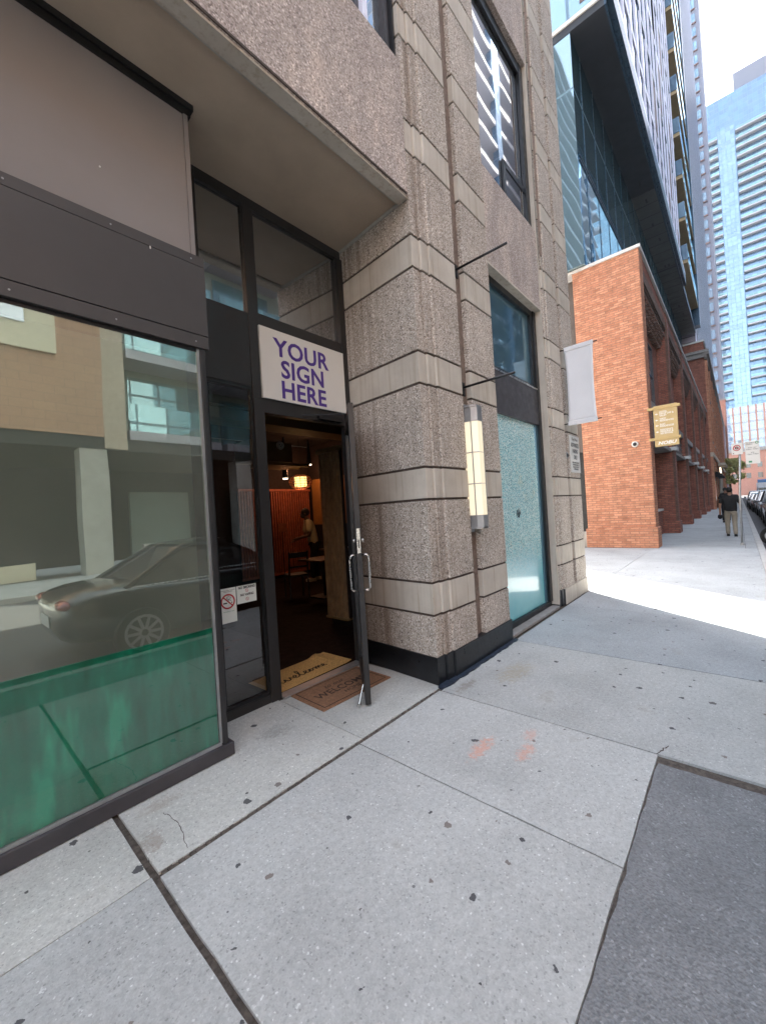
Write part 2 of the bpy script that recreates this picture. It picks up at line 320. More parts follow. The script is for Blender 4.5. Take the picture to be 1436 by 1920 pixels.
        if patches:
            for (ox, oy, rx, ry, cc, k) in ((2.30, 1.32, .17, .06, (.75, .3, .18), .5), (2.42, 1.08, .13, .05, (.75, .3, .18), .45), (2.62, 1.13, .09, .05, (.75, .3, .18), .35), (3.55, 1.63, .32, .14, (.36, .29, .17), .4), (1.62, 2.62, .16, .1, (.2, .18, .16), .4), (.8, 2.5, .12, .06, (.33, .27, .22), .4), (.66, 2.25, .07, .1, (.28, .22, .18), .5), (3.05, 1.86, .2, .06, (.2, .17, .13), .5)):
                ex = mth(nt, 'DIVIDE', mth(nt, 'SUBTRACT', s[0], ox), rx); ey = mth(nt, 'DIVIDE', mth(nt, 'SUBTRACT', s[1], oy), ry)
                q = mth(nt, 'ADD', mth(nt, 'MULTIPLY', ex, ex), mth(nt, 'MULTIPLY', ey, ey))
                q = mth(nt, 'ADD', q, mth(nt, 'MULTIPLY', mth(nt, 'SUBTRACT', noise(nt, v, 24, 6, .85), .5), 6.5))
                col = mixc(nt, mth(nt, 'MULTIPLY', ramp(nt, q, [(.1, 1), (.9, 0)]), k), col, cc)
        L(nt, col, p.inputs['Base Color'])
        bump(nt, mth(nt, 'ADD', noise(nt, v, 150, 2), mth(nt, 'MULTIPLY', noise(nt, v, 12, 3), 1.0)), p, .35, .003)
    concrete('concrete', .49, (.985, 1.0, .965)); concrete('concrete_smooth', .56, (1.0, 1.0, .93)); concrete('concrete_new', .42, (.95, 1.0, 1.02), False)
    m, nt, p = nodes('asphalt_patch'); setc(p, (.1, .1, .1), .9, 0, .3); v = pos(nt)
    ag = sep(nt, voro(nt, v, 120, 'F1', 'Color'))
    col = ramp(nt, noise(nt, v, 2.2, 6, .7), [(.3, (.18, .184, .188)), (.5, (.215, .222, .227)), (.62, (.25, .256, .26)), (.75, (.195, .195, .196))])
    col = mixc(nt, 1.0, col, ramp(nt, ag[0], [(0, .78), (.5, 1), (.95, 1.07), (1, 1.5)]), 'MULTIPLY')
    L(nt, col, p.inputs['Base Color']); bump(nt, mth(nt, 'ADD', voro(nt, v, 95), noise(nt, v, 20, 4)), p, .7, .006)
    brick('brick_orange', (.62, .3, .175), (.47, .19, .105), (.34, .18, .12), .24, .072, var=.26, msz=.011)
    brick('brick_red', (.4, .15, .1), (.27, .09, .06), (.16, .085, .065), .24, .072, msz=.012)
    brick('brick_dark', (.2, .11, .08), (.15, .08, .06), (.13, .1, .085), .26, .078)
    brick('brick_peach', (.55, .34, .22), (.5, .3, .2), (.4, .25, .18), .6, .3, .1)
    brick('brick_pink', (.5, .24, .17), (.45, .2, .15), (.4, .25, .2), .5, .2, .1)
    m, nt, p = nodes('foliage'); v = pos(nt); setc(p, (.1, .14, .03), .7)
    L(nt, ramp(nt, noise(nt, v, 3, 3), [(.3, (.25, .28, .08)), (.7, (.62, .6, .28))]), p.inputs['Base Color'])
make_mats()
M = MATS

# ------------------------------------------------------------------ mesh helpers
def pane(name, mat, parent, x0, x1, y, z0, z1):
    m = MB(); m.quad((x0, y, z0), (x1, y, z0), (x1, y, z1), (x0, y, z1)); return m.build(name, mat, parent)
class MB:
    def __init__(s): s.bm = bmesh.new(); s.mats = []; s.cur = 0
    def mat(s, name):
        if name not in s.mats: s.mats.append(name)
        s.cur = s.mats.index(name); return s
    def _f(s, vs):
        try: f = s.bm.faces.new(vs); f.material_index = s.cur; return f
        except ValueError: return None
    def quad(s, *ps): return s._f([s.bm.verts.new(p) for p in ps])
    def box(s, x0, x1, y0, y1, z0, z1):
        v = [s.bm.verts.new((x, y, z)) for x in (x0, x1) for y in (y0, y1) for z in (z0, z1)]
        for q in ((0, 1, 3, 2), (4, 6, 7, 5), (0, 4, 5, 1), (2, 3, 7, 6), (0, 2, 6, 4), (1, 5, 7, 3)): s._f([v[i] for i in q])
        return s
    def prism(s, pts, z0, z1, plane='xy', caps=True):
        def P(a, b, c):
            return {'xy': (a, b, c), 'xz': (a, c, b), 'yz': (c, a, b)}[plane]
        lo = [s.bm.verts.new(P(a, b, z0)) for a, b in pts]; hi = [s.bm.verts.new(P(a, b, z1)) for a, b in pts]
        n = len(pts)
        for i in range(n): s._f([lo[i], lo[(i + 1) % n], hi[(i + 1) % n], hi[i]])
        if caps: s._f(lo[::-1]); s._f(hi)
        return s
    def ring(s, c, t, r, n, squash=1):
        t = Vector(t).normalized(); a = t.orthogonal().normalized() if abs(t.z) > .99 else Vector((0, 0, 1)).cross(t).normalized(); b = t.cross(a)
        return [s.bm.verts.new(Vector(c) + a * math.cos(2 * math.pi * i / n) * r + b * math.sin(2 * math.pi * i / n) * r * squash) for i in range(n)]
    def tube(s, path, r, n=10, caps=True):
        rs = r if isinstance(r, (list, tuple)) else [r] * len(path)
        rings = []
        for i, c in enumerate(path):
            a = Vector(path[max(0, i - 1)]); b = Vector(path[min(len(path) - 1, i + 1)])
            rings.append(s.ring(c, b - a, rs[i], n))
        for A, B in zip(rings, rings[1:]):
            for i in range(n): s._f([A[i], A[(i + 1) % n], B[(i + 1) % n], B[i]])
        if caps: s._f(rings[0][::-1]); s._f(rings[-1])
        return s
    def ell(s, c, rx, ry, rz, nu=14, nv=9, rot=None, zmin=-1, zmax=1):
        rows = []
        for j in range(nv + 1):
            ph = math.asin(zmin) + (math.asin(zmax) - math.asin(zmin)) * j / nv
            row = []
            for i in range(nu):
                th = 2 * math.pi * i / nu
                p = Vector((math.cos(th) * math.cos(ph) * rx, math.sin(th) * math.cos(ph) * ry, math.sin(ph) * rz))
                if rot: p = rot @ p
                row.append(s.bm.verts.new(Vector(c) + p))
            rows.append(row)
        for A, B in zip(rows, rows[1:]):
            for i in range(nu): s._f([A[i], A[(i + 1) % nu], B[(i + 1) % nu], B[i]])
        s._f(rows[0][::-1]); s._f(rows[-1]); return s
    def disc_y(s, x, y, z, r, r2=0, n=24, d=.002):
        for i in range(n):
            a0, a1 = 2 * math.pi * i / n, 2 * math.pi * (i + 1) / n
            ps = [(x + math.cos(a) * q, y, z + math.sin(a) * q) for a, q in ((a0, r), (a1, r), (a1, r2), (a0, r2))]
            s.quad(*(ps if r2 else ps[:3]))
        return s
    def disc_x(s, x, y, z, r, r2=0, n=24):
        for i in range(n):
            a0, a1 = 2 * math.pi * i / n, 2 * math.pi * (i + 1) / n
            ps = [(x, y + math.cos(a) * q, z + math.sin(a) * q) for a, q in ((a0, r), (a1, r), (a1, r2), (a0, r2))]
            s.quad(*(ps if r2 else ps[:3]))
        return s
    def build(s, name, mat=None, parent=None, smooth=False, bevel=0, **props):
        bmesh.ops.remove_doubles(s.bm, verts=s.bm.verts, dist=1e-5)
        bmesh.ops.recalc_face_normals(s.bm, faces=s.bm.faces)
        me = bpy.data.meshes.new(name); s.bm.to_mesh(me); s.bm.free()
        for n in ([mat] if mat else s.mats): me.materials.append(M[n])
        if smooth:
            for f in me.polygons: f.use_smooth = True
        o = bpy.data.objects.new(name, me); COL.objects.link(o)
        if parent: o.parent = parent; 
        if bevel:
            b = o.modifiers.new('bevel', 'BEVEL'); b.width = bevel; b.segments = 2; b.limit_method = 'ANGLE'
        for k, v in props.items(): o[k] = v
        return o
def mb(mat=None):
    m = MB()
    if mat: m.mat(mat)
    return m
def bx(name, mat, parent, *b, bevel=0, **props): return mb().box(*b).build(name, mat, parent, bevel=bevel, **props)
def thing(name, label, cat, group=None, loc=(0, 0, 0), rz=0):
    o = bpy.data.objects.new(name, None); COL.objects.link(o); o.empty_display_size = .2
    o.location = loc; o.rotation_euler = (0, 0, rz); o['label'] = label; o['category'] = cat
    if group: o['group'] = group
    return o
def tag(o, label, cat, group=None, kind=None):
    o['label'] = label; o['category'] = cat
    if group: o['group'] = group
    if kind: o['kind'] = kind
    return o
def struct(o): o['kind'] = 'structure'; return o
def copytree(o, parent=None):
    c = o.copy(); COL.objects.link(c); c.parent = parent
    for ch in [x for x in bpy.data.objects if x.parent == o]: copytree(ch, c)
    return c
def text(name, body, size, loc, mat, parent, face='-y', align='CENTER', extrude=.0015, offset=0, sx=1, space=1, line=1, shear=0):
    cu = bpy.data.curves.new(name, 'FONT'); cu.body = body; cu.size = size; cu.align_x = align; cu.extrude = extrude; cu.offset = offset
    cu.space_character = space; cu.space_line = line; cu.resolution_u = 3; cu.shear = shear
    t = bpy.data.objects.new(name, cu); COL.objects.link(t); bpy.context.view_layer.update()
    me = bpy.data.meshes.new_from_object(t.evaluated_get(bpy.context.evaluated_depsgraph_get()))
    bpy.data.objects.remove(t); bpy.data.curves.remove(cu)
    rot = Matrix.Rotation(R(90), 4, 'X')
    if face == '-x': rot = Matrix.Rotation(R(-90), 4, 'Z') @ rot
    if face == '+z': rot = Matrix.Identity(4)
    me.transform(Matrix.Translation(loc) @ rot @ Matrix.Diagonal((sx, 1, 1, 1)))
    me.materials.clear(); me.materials.append(M[mat]); me.name = name
    o = bpy.data.objects.new(name, me); COL.objects.link(o); o.parent = parent
    return o
def catmull(pts, n=8):
    out = []
    P = [pts[0]] + list(pts) + [pts[-1]]
    for i in range(1, len(P) - 2):
        a, b, c, d = [Vector(P[j]) for j in (i - 1, i, i + 1, i + 2)]
        for k in range(n):
            t = k / n
            out.append(.5 * ((2 * b) + (c - a) * t + (2 * a - 5 * b + 4 * c - d) * t * t + (3 * b - a - 3 * c + d) * t ** 3))
    out.append(Vector(P[-2])); return out

# ================================================================== SETTING
def ground():
    struct(mb().box(-200, 400, -250, 250, -.5, -.3).build('ground', 'ground'))
    struct(mb().box(-40, 186, -8.5, -.45, -.3, -.13).build('road', 'asphalt_road'))
    struct(mb().box(-40, 186, -8.65, -8.5, -.3, 0).build('far_kerb', 'kerb_stone'))
    struct(mb().box(-40, 186, -12.6, -8.65, -.3, 0).build('far_pavement', 'concrete_new'))
    k = mb()
    x = -20.0
    while x < 130:
        k.box(x, x + 2.99, -.45, -.305, -.3, 0); x += 3.0
    struct(k.build('kerb', 'kerb_stone', bevel=.012))
    struct(mb().box(-20, 130, -.305, 3.6, -.3, -.015).build('paving_bed', 'bed'))
    struct(mb().box(7.47, 14.9, 3.6, 40, -.3, -.011).build('lane_bed', 'bed'))
    t, w = .004, .016
    def irr(m, x0, x1, y0, y1):
        # slab with slightly uneven edge
        nx = max(1, int((x1 - x0) / .12)); ny = max(1, int((y1 - y0) / .12)); nx = min(nx, 40); ny = min(ny, 25)
        pts = []
        j = lambda: random.uniform(-.0025, .0025)
        for i in range(nx): pts.append((x0 + (x1 - x0) * i / nx + (0 if i == 0 else j()), y0 + (j() if i else 0)))
        for i in range(ny): pts.append((x1 + (j() if i else 0), y0 + (y1 - y0) * i / ny))
        for i in range(nx): pts.append((x1 - (x1 - x0) * i / nx, y1 + (j() if i else 0)))
        for i in range(ny): pts.append((x0 + (j() if i else 0), y1 - (y1 - y0) * i / ny))
        m.prism(pts, -.02, 0)
    m = mb()
    for a in ((-6, -2.2, -.3, 2.02), (-2.19, .59, .44, 2.025), (.61 + w - .008, 1.866, .44, 1.998), (1.874, 2.84, .44, 1.998), (2.852, 4.392, -.3, 1.985)): irr(m, *a)
    struct(m.build('pavement', 'concrete'))
    m = mb()
    for a in ((-6, .587, 2.03, 3.0), (.622, 1.925, 2.03, 3.06), (1.931, 2.96, 2.03, 3.02)): irr(m, *a)
    struct(m.build('recess_paving', 'concrete_smooth'))
    m = mb(); x = 4.403
    for x1 in (6.3, 7.9, 9.6, 11.3, 13.05): irr(m, x, x1 - .004, -.3, 2.0); x = x1
    m2 = x
    irr(m, m2, 14.5, -.3, 2.0)
    x = 14.506
    while x < 110:
        irr(m, x, x + 2.2, -.06, 3.6 if x > 15 else 2.2); m.box(x, x + 2.194, -.3, -.068, -.02, 0); x += 2.206
    struct(m.build('far_paving', 'concrete_new'))
    m = mb()
    for y in (2.008, 5.0, 8.0, 11.0, 14.0):
        irr(m, 7.5, 10.9, y, y + 2.99); irr(m, 10.908, 14.36, y, y + 2.99)
    struct(m.build('lane', 'concrete_new'))
    # asphalt repair between slab and kerb
    pts = []
    for i in range(61):
        x = -2.19 + 4.95 * i / 60; pts.append((x, .436 - abs(random.gauss(0, .006))))
    for i in range(1, 15): pts.append((2.762 + random.uniform(-.004, .003), .43 - .73 * i / 15))
    pts += [(2.762, -.3), (-2.19, -.3)]
    struct(mb().prism(pts, -.02, -.005).build('asphalt_patch', 'asphalt_patch'))
    # hairline cracks in the slabs
    def crack(pts, w):
        c = mb(); P = [Vector((x, y, 0)) for x, y in pts]; Q = []
        for a, b in zip(P, P[1:]):
            for k in range(8): t = k / 8; Q.append(a.lerp(b, t) + Vector((random.gauss(0, .004), random.gauss(0, .004), 0)))
        Q.append(P[-1])
        for a, b in zip(Q, Q[1:]):
            n = Vector((-(b - a).y, (b - a).x, 0)).normalized() * w * random.uniform(.6, 1.3)
            c.quad(tuple(a - n + Vector((0, 0, .0006))), tuple(b - n + Vector((0, 0, .0006))), tuple(b + n + Vector((0, 0, .0006))), tuple(a + n + Vector((0, 0, .0006))))
        struct(c.build('pavement_crack', 'joint'))
    crack([(.78, 2.42), (.80, 2.25), (.76, 2.06)], .0018); crack([(2.84, .45), (2.98, .40)], .004)
    
    # dirt filled wide joints
    m = mb(); 
    for i in range(90):
        x = .63 + 2.25 * i / 90; m.box(x, x + .022, 2.0 + random.uniform(-.001, .002), 2.028, -.02, -.003 + random.uniform(-.004, .002))
    struct(m.build('joint_filler', 'bed'))
ground()

# ================================================================== STONE BUILDING
TOP = 12.6
bld = thing('stone_building', 'beige stone corner building with banded piers, dark recessed shop entrance and bay window', 'building')
AG = [2.93, 3.0]
def groups_z(z0=.24, ztop=TOP):
    """alternating courses: (z0, z1, kind)"""
    out = []; z = z0; k = 0
    while z < ztop:
        a = .600 + 1.0385 * k; b = a + .29
        out.append((z, min(a, ztop), 'agg'))
        if a >= ztop: break
        out.append((a, a + .022, 'j')); out.append((a + .022, b, 'band')); out.append((b, b + .022, 'j'))
        z = b + .022; k += 1
    return out
def inset(pts, ox, oy):
    return [(x + (ox if x < 0 else 0), y) for x, y in pts]
def pier(name, front, back_y, parent, left_slant=None, left_in=.014, right_in=0, z0=.24, ztop=TOP):
    """front: list of (x,y) along the front from left to right"""
    part = None
    def prof(d):
        n = len(front); ps = []
        for i, (x, y) in enumerate(front):
            xx = x + (d * (left_in > 0) if i == 0 else 0) - (d if i == n - 1 and right_in else 0)
            ps.append((xx, y + d))
        bl = (left_slant if left_slant is not None else front[0][0]) + (d * (left_in > 0))
        return ps + [(front[-1][0] - (d if right_in else 0), back_y), (bl, back_y)]
    core = [(x + .012 if i == 0 else (x - .012 if i == len(front) - 1 else x), y + .014) for i, (x, y) in enumerate(front)]
    core += [(front[-1][0] - .012, back_y - .01), ((left_slant if left_slant is not None else front[0][0]) + .012, back_y - .01)]
    part = mb().prism(core, z0, ztop - .01).build(name, 'joint', parent)
    for (p, q, k) in groups_z(z0, ztop):
        if k == 'agg': mb().prism(prof(0), p, q).build('stone_block', 'aggregate', part, bevel=.004)
        elif k == 'band': mb().prism(prof(0), p, q).build('stone_band', 'limestone', part, bevel=.004)
    return part
# main pier, fluted at the street corner
g1, g2 = 3.045, 3.165
fr1 = [(2.925, 2.062), (g1 - .014, 2.062), (g1 - .007, 2.078), (g1, 2.045), (g2 - .018, 2.045), (g2 - .009, 2.062), (g2, 2.03), (3.61, 2.03)]
P1 = pier('pier', fr1, 3.05, bld, left_slant=3.005)
mb().prism([(3.61, 2.085), (3.79, 2.085), (3.79, 3.0), (3.61, 3.0)], .24, TOP).build('channel', 'channel_stone', P1)
fr2 = [(3.79, 2.03), (4.37, 2.03), (4.39, 2.045)]
P1b = pier('pier', fr2, 2.4, bld, left_in=0, right_in=1)
def offp(pts, d): return [(x, y - d) for x, y in pts]
base = offp(fr1[:-1], .012) + [(4.40, 2.018), (4.40, 2.3), (3.3, 3.05), (2.99, 3.05)]
base[0] = (2.913, 2.05)
mb().prism(base, 0, .24).build('plinth', 'dark_base', P1, bevel=.004)
# far pier
fr3 = [(6.08, 2.06), (6.17, 2.06), (6.18, 2.085), (6.2, 2.045), (6.27, 2.045), (6.28, 2.07), (6.30, 2.03), (6.78, 2.03)]
P2 = pier('pier', fr3, 2.6, bld, left_in=0)
mb().prism([(6.78, 2.085), (6.92, 2.085), (6.92, 2.6), (6.78, 2.6)], .2, TOP).build('channel', 'channel_stone', P2)
P2b = pier('pier', [(6.92, 2.03), (7.47, 2.03)], 2.6, bld, left_in=0, right_in=0)
mb().prism(offp(fr3[:-1], .01) + [(6.30, 2.2), (6.08, 2.2)], 0, .24).build('plinth', 'dark_base', P2, bevel=.003)
mb().box(6.302, 7.48, 2.018, 2.2, 0, .24).build('plinth', 'limestone', P2b, bevel=.004)
bx('end_wall', 'aggregate_fine', bld, 7.40, 7.465, 2.61, 17, 0, TOP); bx('upper_floors', 'aggregate_fine', bld, 4.4, 7.39, 2.62, 16.9, 3.9, TOP)
bx('rear_block', 'aggregate_fine', bld, -14, 3.99, 9.6, 17, 0, TOP); bx('roof_slab', 'aggregate_fine', bld, -14, 4.39, 2.6, 9.59, TOP - .4, TOP)
# lintel above the shopfront, wall above
bx('lintel', 'aggregate_fine', bld, -12, 2.92, 2.06, 2.175, 4.34, 5.55, bevel=.006)
bx('lintel_lip', 'limestone', bld, -12, 2.915, 2.066, 2.17, 4.322, 4.339)
bx('drip_groove', 'joint', bld, -12, 2.9, 2.052, 2.06, 4.345, 4.362)
c = mb(); xs = [-12 + i * .25 for i in range(60)]
path = [(x, 2.178 + random.uniform(-.004, .004), 4.338) for x in xs if x < 2.9] + [(2.9, 2.178, 4.338)]
c.tube(path, .012, 6); c.tube([(2.925 + .075 * (t / 8), 2.1 + .94 * t / 8, 4.345) for t in range(9)], .02, 6)
c.build('caulk_line', 'caulk', bld)
bx('soffit', 'stucco', bld, -12, 3.03, 2.19, 3.3, 4.352, 4.6)
# upper storey window row above lintel
bx('upper_wall', 'aggregate_fine', bld, -12, 2.92, 2.062, 2.5, 8.6, TOP)
w = thing_w = mb().box(-12, 2.88, 2.20, 2.25, 5.56, 8.6).build('window', 'window_dark', bld)
f = mb()
for x in (2.84, 2.45, 1.2, -.2, -1.6): f.box(x, x + .05, 2.14, 2.2, 5.56, 8.6)
f.box(-12, 2.89, 2.13, 2.199, 5.56, 5.62); f.build('frame', 'frame_bronze', w)
mb().box(2.50, 2.56, 2.10, 2.14, 5.56, 8.6).build('mullion', 'fin_white', w)
bx('jamb', 'frame_black', bld, 2.895, 2.92, 2.10, 2.5, 5.551, 8.6)
bx('sill', 'limestone', bld, -12, 2.92, 2.18, 2.5, 5.45, 5.549)
# ---- side window W1 between the piers
W = mb().box(4.40, 6.05, 2.19, 2.20, .10, 2.70).build('window', 'shattered_teal', bld)
f = mb(); f.box(4.40, 6.07, 2.15, 2.188, .03, .10); f.box(5.98, 6.07, 2.13, 2.188, .10, 4.38); f.box(4.4, 4.44, 2.15, 2.188, .1, 4.38)
f.build('frame', 'frame_black', W, bevel=.003)
bx('glass_edge', 'curtain_blue' if 0 else 'window_teal', W, 5.90, 5.979, 2.17, 2.189, .10, 2.70)
bx('window_ledge', 'stone_trim', bld, 4.405, 6.07, 2.035, 2.149, 0, .035, bevel=.004)
sp = mb().box(4.44, 5.98, 2.14, 2.22, 2.70, 3.24).build('spandrel', 'frame_bronze', bld, bevel=.004)
mb().box(4.44, 5.98, 2.132, 2.139, 3.215, 3.235).build('trim', 'steel', sp)
W2 = mb().box(4.44, 5.98, 2.19, 2.2, 3.24, 4.32).build('window', 'window_teal', bld)
f = mb(); f.box(4.44, 5.98, 2.15, 2.188, 4.30, 4.38); f.box(5.90, 5.98, 2.15, 2.188, 3.24, 4.3); f.box(4.44, 5.98, 2.15, 2.188, 3.241, 3.27); f.build('frame', 'frame_black', W2)
bx('window_lintel', 'limestone', bld, 4.391, 6.08, 2.05, 2.3, 4.386, 4.41)
bx('spandrel_panel', 'aggregate_fine', bld, 4.391, 6.08, 2.052, 2.3, 4.411, 5.56, bevel=.006)
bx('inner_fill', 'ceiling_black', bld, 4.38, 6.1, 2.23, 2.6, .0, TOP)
bx('jamb', 'limestone', bld, 6.075, 6.10, 2.045, 2.3, .05, TOP)
# second-storey window above
W3 = mb().box(4.40, 6.0, 2.155, 2.165, 5.57, 8.0).build('window', 'window_upper', bld)
f = mb(); f.box(4.4, 6.0, 2.11, 2.15, 7.85, 8.0); f.box(5.94, 6.07, 2.10, 2.15, 5.57, 8.0); f.box(5.25, 5.94, 2.12, 2.15, 6.08, 6.16); f.box(5.22, 5.29, 2.12, 2.15, 5.6, 6.16); f.box(4.4, 6.0, 2.11, 2.15, 5.565, 5.61)
f.build('frame', 'frame_black', W3, bevel=.003)
mb().box(5.29, 5.94, 2.13, 2.154, 5.61, 6.08).build('sash', 'window_dark', W3)
bx('spandrel_panel', 'aggregate_fine', bld, 4.391, 6.08, 2.05, 2.3, 8.02, 9.2, bevel=.006)
mb().box(4.41, 6.05, 2.14, 2.16, 9.2, 12).build('window', 'window_upper', bld)
bx('spandrel_panel', 'aggregate_fine', bld, 4.391, 6.08, 2.05, 2.3, 12, TOP)
# vertical raised rib beside upper storey
mb().prism([(6.10, 2.02), (6.13, 2.0), (6.16, 2.02)], 5.2, TOP).build('rib', 'channel_stone', bld)

# ---- shop bay (left)
bay = thing
BX = 1.24
bx('bay_panel', 'bay_panel', bld, -4, BX - .03, 2.625, 2.70, 3.3301, 4.31)
bx('bay_trim', 'bay_panel', bld, BX - .028, BX + .0, 2.615, 3.04, 3.3302, 4.31)
bx('bay_cap', 'frame_black', bld, -4, BX + .035, 2.60, 3.04, 4.312, 4.352)
bx('bay_cap', 'frame_black', bld, -4, BX + .02, 2.612, 3.04, 4.27, 4.3119)
fa = mb().box(-4, BX + .045, 2.60, 3.04, 2.80, 3.26).build('fascia', 'fascia', bld, bevel=.002)
mb().box(-4, BX + .045, 2.603, 3.04, 3.264, 3.33).build('fascia_strip', 'fascia', fa, bevel=.002)
mb().box(-4, BX + .045, 2.603, 3.04, 2.715, 2.796).build('fascia_strip', 'fascia', fa, bevel=.002)
mb().box(.95, .957, 2.598, 2.6, 3.245, 3.262).build('paint_chip', 'white_sign', fa)
for xx, zz in ((1.2, 3.295), (.75, 3.295), (.3, 3.295), (1.2, 2.75), (.75, 2.75), (.3, 2.75)): mb().tube([(xx, 2.604, zz), (xx, 2.6, zz)], .005, 8).build('screw', 'lamp_metal', fa)
mb().tube([(.72, 2.626, 3.62), (.72, 2.622, 3.62)], .005, 8).build('screw', 'white_sign', fa)
shop = pane('shop_window', 'shop_glass', bld, -4, BX - .012, 2.632, .865, 2.71); pane('lower_pane', 'film_glass', shop, -4, BX - .012, 2.632, .105, .865)
mb().box(BX - .012, BX + .022, 2.615, 2.66, .07, 2.714).build('corner_post', 'frame_dark', shop, bevel=.003)
mb().box(BX - .03, BX - .013, 2.625, 2.65, .1, 2.714).build('glass_seal', 'lamp_metal', shop)
mb().box(-4, BX - .02, 2.63, 2.645, 2.69, 2.714).build('head_seal', 'frame_black', shop)
mb().box(-4, BX - .02, 2.622, 2.64, .088, .107).build('bottom_seal', 'galv', shop)
bx('sill_rail', 'frame_bronze', bld, -4, BX + .055, 2.60, 3.04, .005, .088, bevel=.004)
gf = mb().box(-4, BX - .03, 2.648, 2.649, .1, .865).build('green_film', 'green_film', bld)
bx('window_backing', 'backing', bld, -4, BX - .03, 2.80, 2.84, .1, 2.7)
bx('bay_return', 'frame_dark', bld, BX - .012, BX + .02, 2.66, 3.04, .09, 2.714)
# ---- entrance screen at Y 3.05
ES = mb()
ES.box(1.27, 1.47, 3.05, 3.11, .0, 4.351)                      # left stile behind bay
ES.box(1.865, 1.965, 3.04, 3.12, 0, 2.60)                     # door jamb left
ES.box(1.865, 1.965, 3.045, 3.12, 2.601, 4.26)
ES.box(1.471, 1.864, 3.05, 3.11, 0, .075); ES.box(1.471, 3.0, 3.05, 3.12, 4.262, 4.351)
ES.box(1.471, 1.864, 3.052, 3.11, 2.70, 3.33)                 # solid panel
ES.box(1.9651, 2.93, 3.048, 3.11, 2.49, 2.62); ES.box(1.9651, 2.93, 3.048, 3.11, 3.25, 3.36); ES.box(1.9651, 2.93, 3.07, 3.11, 2.62, 3.25)
ES.box(2.9301, 3.03, 3.03, 3.12, 0, 4.261)
es = ES.build('entrance_frame', 'frame_dark', bld, bevel=.003)
pane('side_light', 'door_glass', es, 1.471, 1.864, 3.08, .075, 2.70)
mb().box(1.471, 1.864, 3.08, 3.088, 3.33, 4.262).build('transom_window', 'window_dark', es)
mb().box(1.9651, 2.93, 3.08, 3.088, 3.36, 4.262).build('transom_window', 'window_dark', es)
s_ = mb(); s_.box(1.471, 1.485, 3.06, 3.079, .076, 2.7); s_.box(1.845, 1.8645, 3.06, 3.079, .076, 2.7); s_.box(1.485, 1.845, 3.06, 3.079, 2.67, 2.7); s_.box(1.485, 1.845, 3.06, 3.079, .076, .1)
s_.build('glazing_bead', 'frame_black', es)
bx('threshold', 'galv', bld, 1.966, 2.93, 3.0, 3.11, 0, .018, bevel=.004)
# ---- door leaf, open outwards
DW = .95; ang = math.atan2(2.335 - 3.03, 2.30 - 2.915)
door = bpy.data.objects.new('door', None); COL.objects.link(door); door.parent = bld; door.location = (2.915, 3.02, 0); door.rotation_euler = (0, 0, ang)
def leaf():
    T = .022
    b = mb(); b.box(0, .09, -T, T, .015, 2.46); b.box(DW - .10, DW, -T, T, .015, 2.46); b.box(.09, DW - .1, -T, T, .015, .11); b.box(.09, DW - .1, -T, T, 2.37, 2.46)
    b.build('leaf_frame', 'frame_dark', door, bevel=.003)
    pane('glass', 'door_glass', door, .09, DW - .1, 0, .11, 2.37)
    for s in (-1, 1):
        y = s * .022; h = mb()
        X = DW - .055
        pts = [(X, y, .93), (X, y + s * .04, .93), (X, y + s * .055, .945), (X, y + s * .055, 1.18), (X, y + s * .055, 1.205), (X, y + s * .04, 1.22), (X, y, 1.22)]
        h.tube(pts, .0095, 10); h.build('handle', 'steel', door, smooth=True)
        k = mb(); k.tube([(X + .01, y, 1.34), (X + .01, y + s * .022, 1.34)], [.014, .017], 12); k.build('lock_cylinder', 'steel', door, smooth=True)
    l = mb().box(DW + .0005, DW + .003, -.013, .013, 1.24, 1.44).build('lock_plate', 'steel', door); mb().box(DW + .0031, DW + .0036, -.005, .005, 1.28, 1.35).build('keyhole', 'ink', l)
    mb().box(DW - .25, DW - .11, .0045, .0055, 1.28, 1.55).build('notice', 'paper', door)
    # kick-down door stop
    t = mb(); t.tube([(DW - .06, -.03, .16), (DW - .02, -.075, .02)], .006, 8); t.box(DW - .035, DW - .005, -.09, -.06, .0, .02); t.build('door_stop', 'steel', door)
leaf()
cl = mb(); cl.box(2.55, 2.85, 3.0, 3.045, 2.505, 2.55); cl.tube([(2.56, 3.02, 2.50), (2.3, 2.95, 2.49), (2.62, 2.67, 2.49)], .008, 6); cl.build('door_closer', 'black_metal', es)

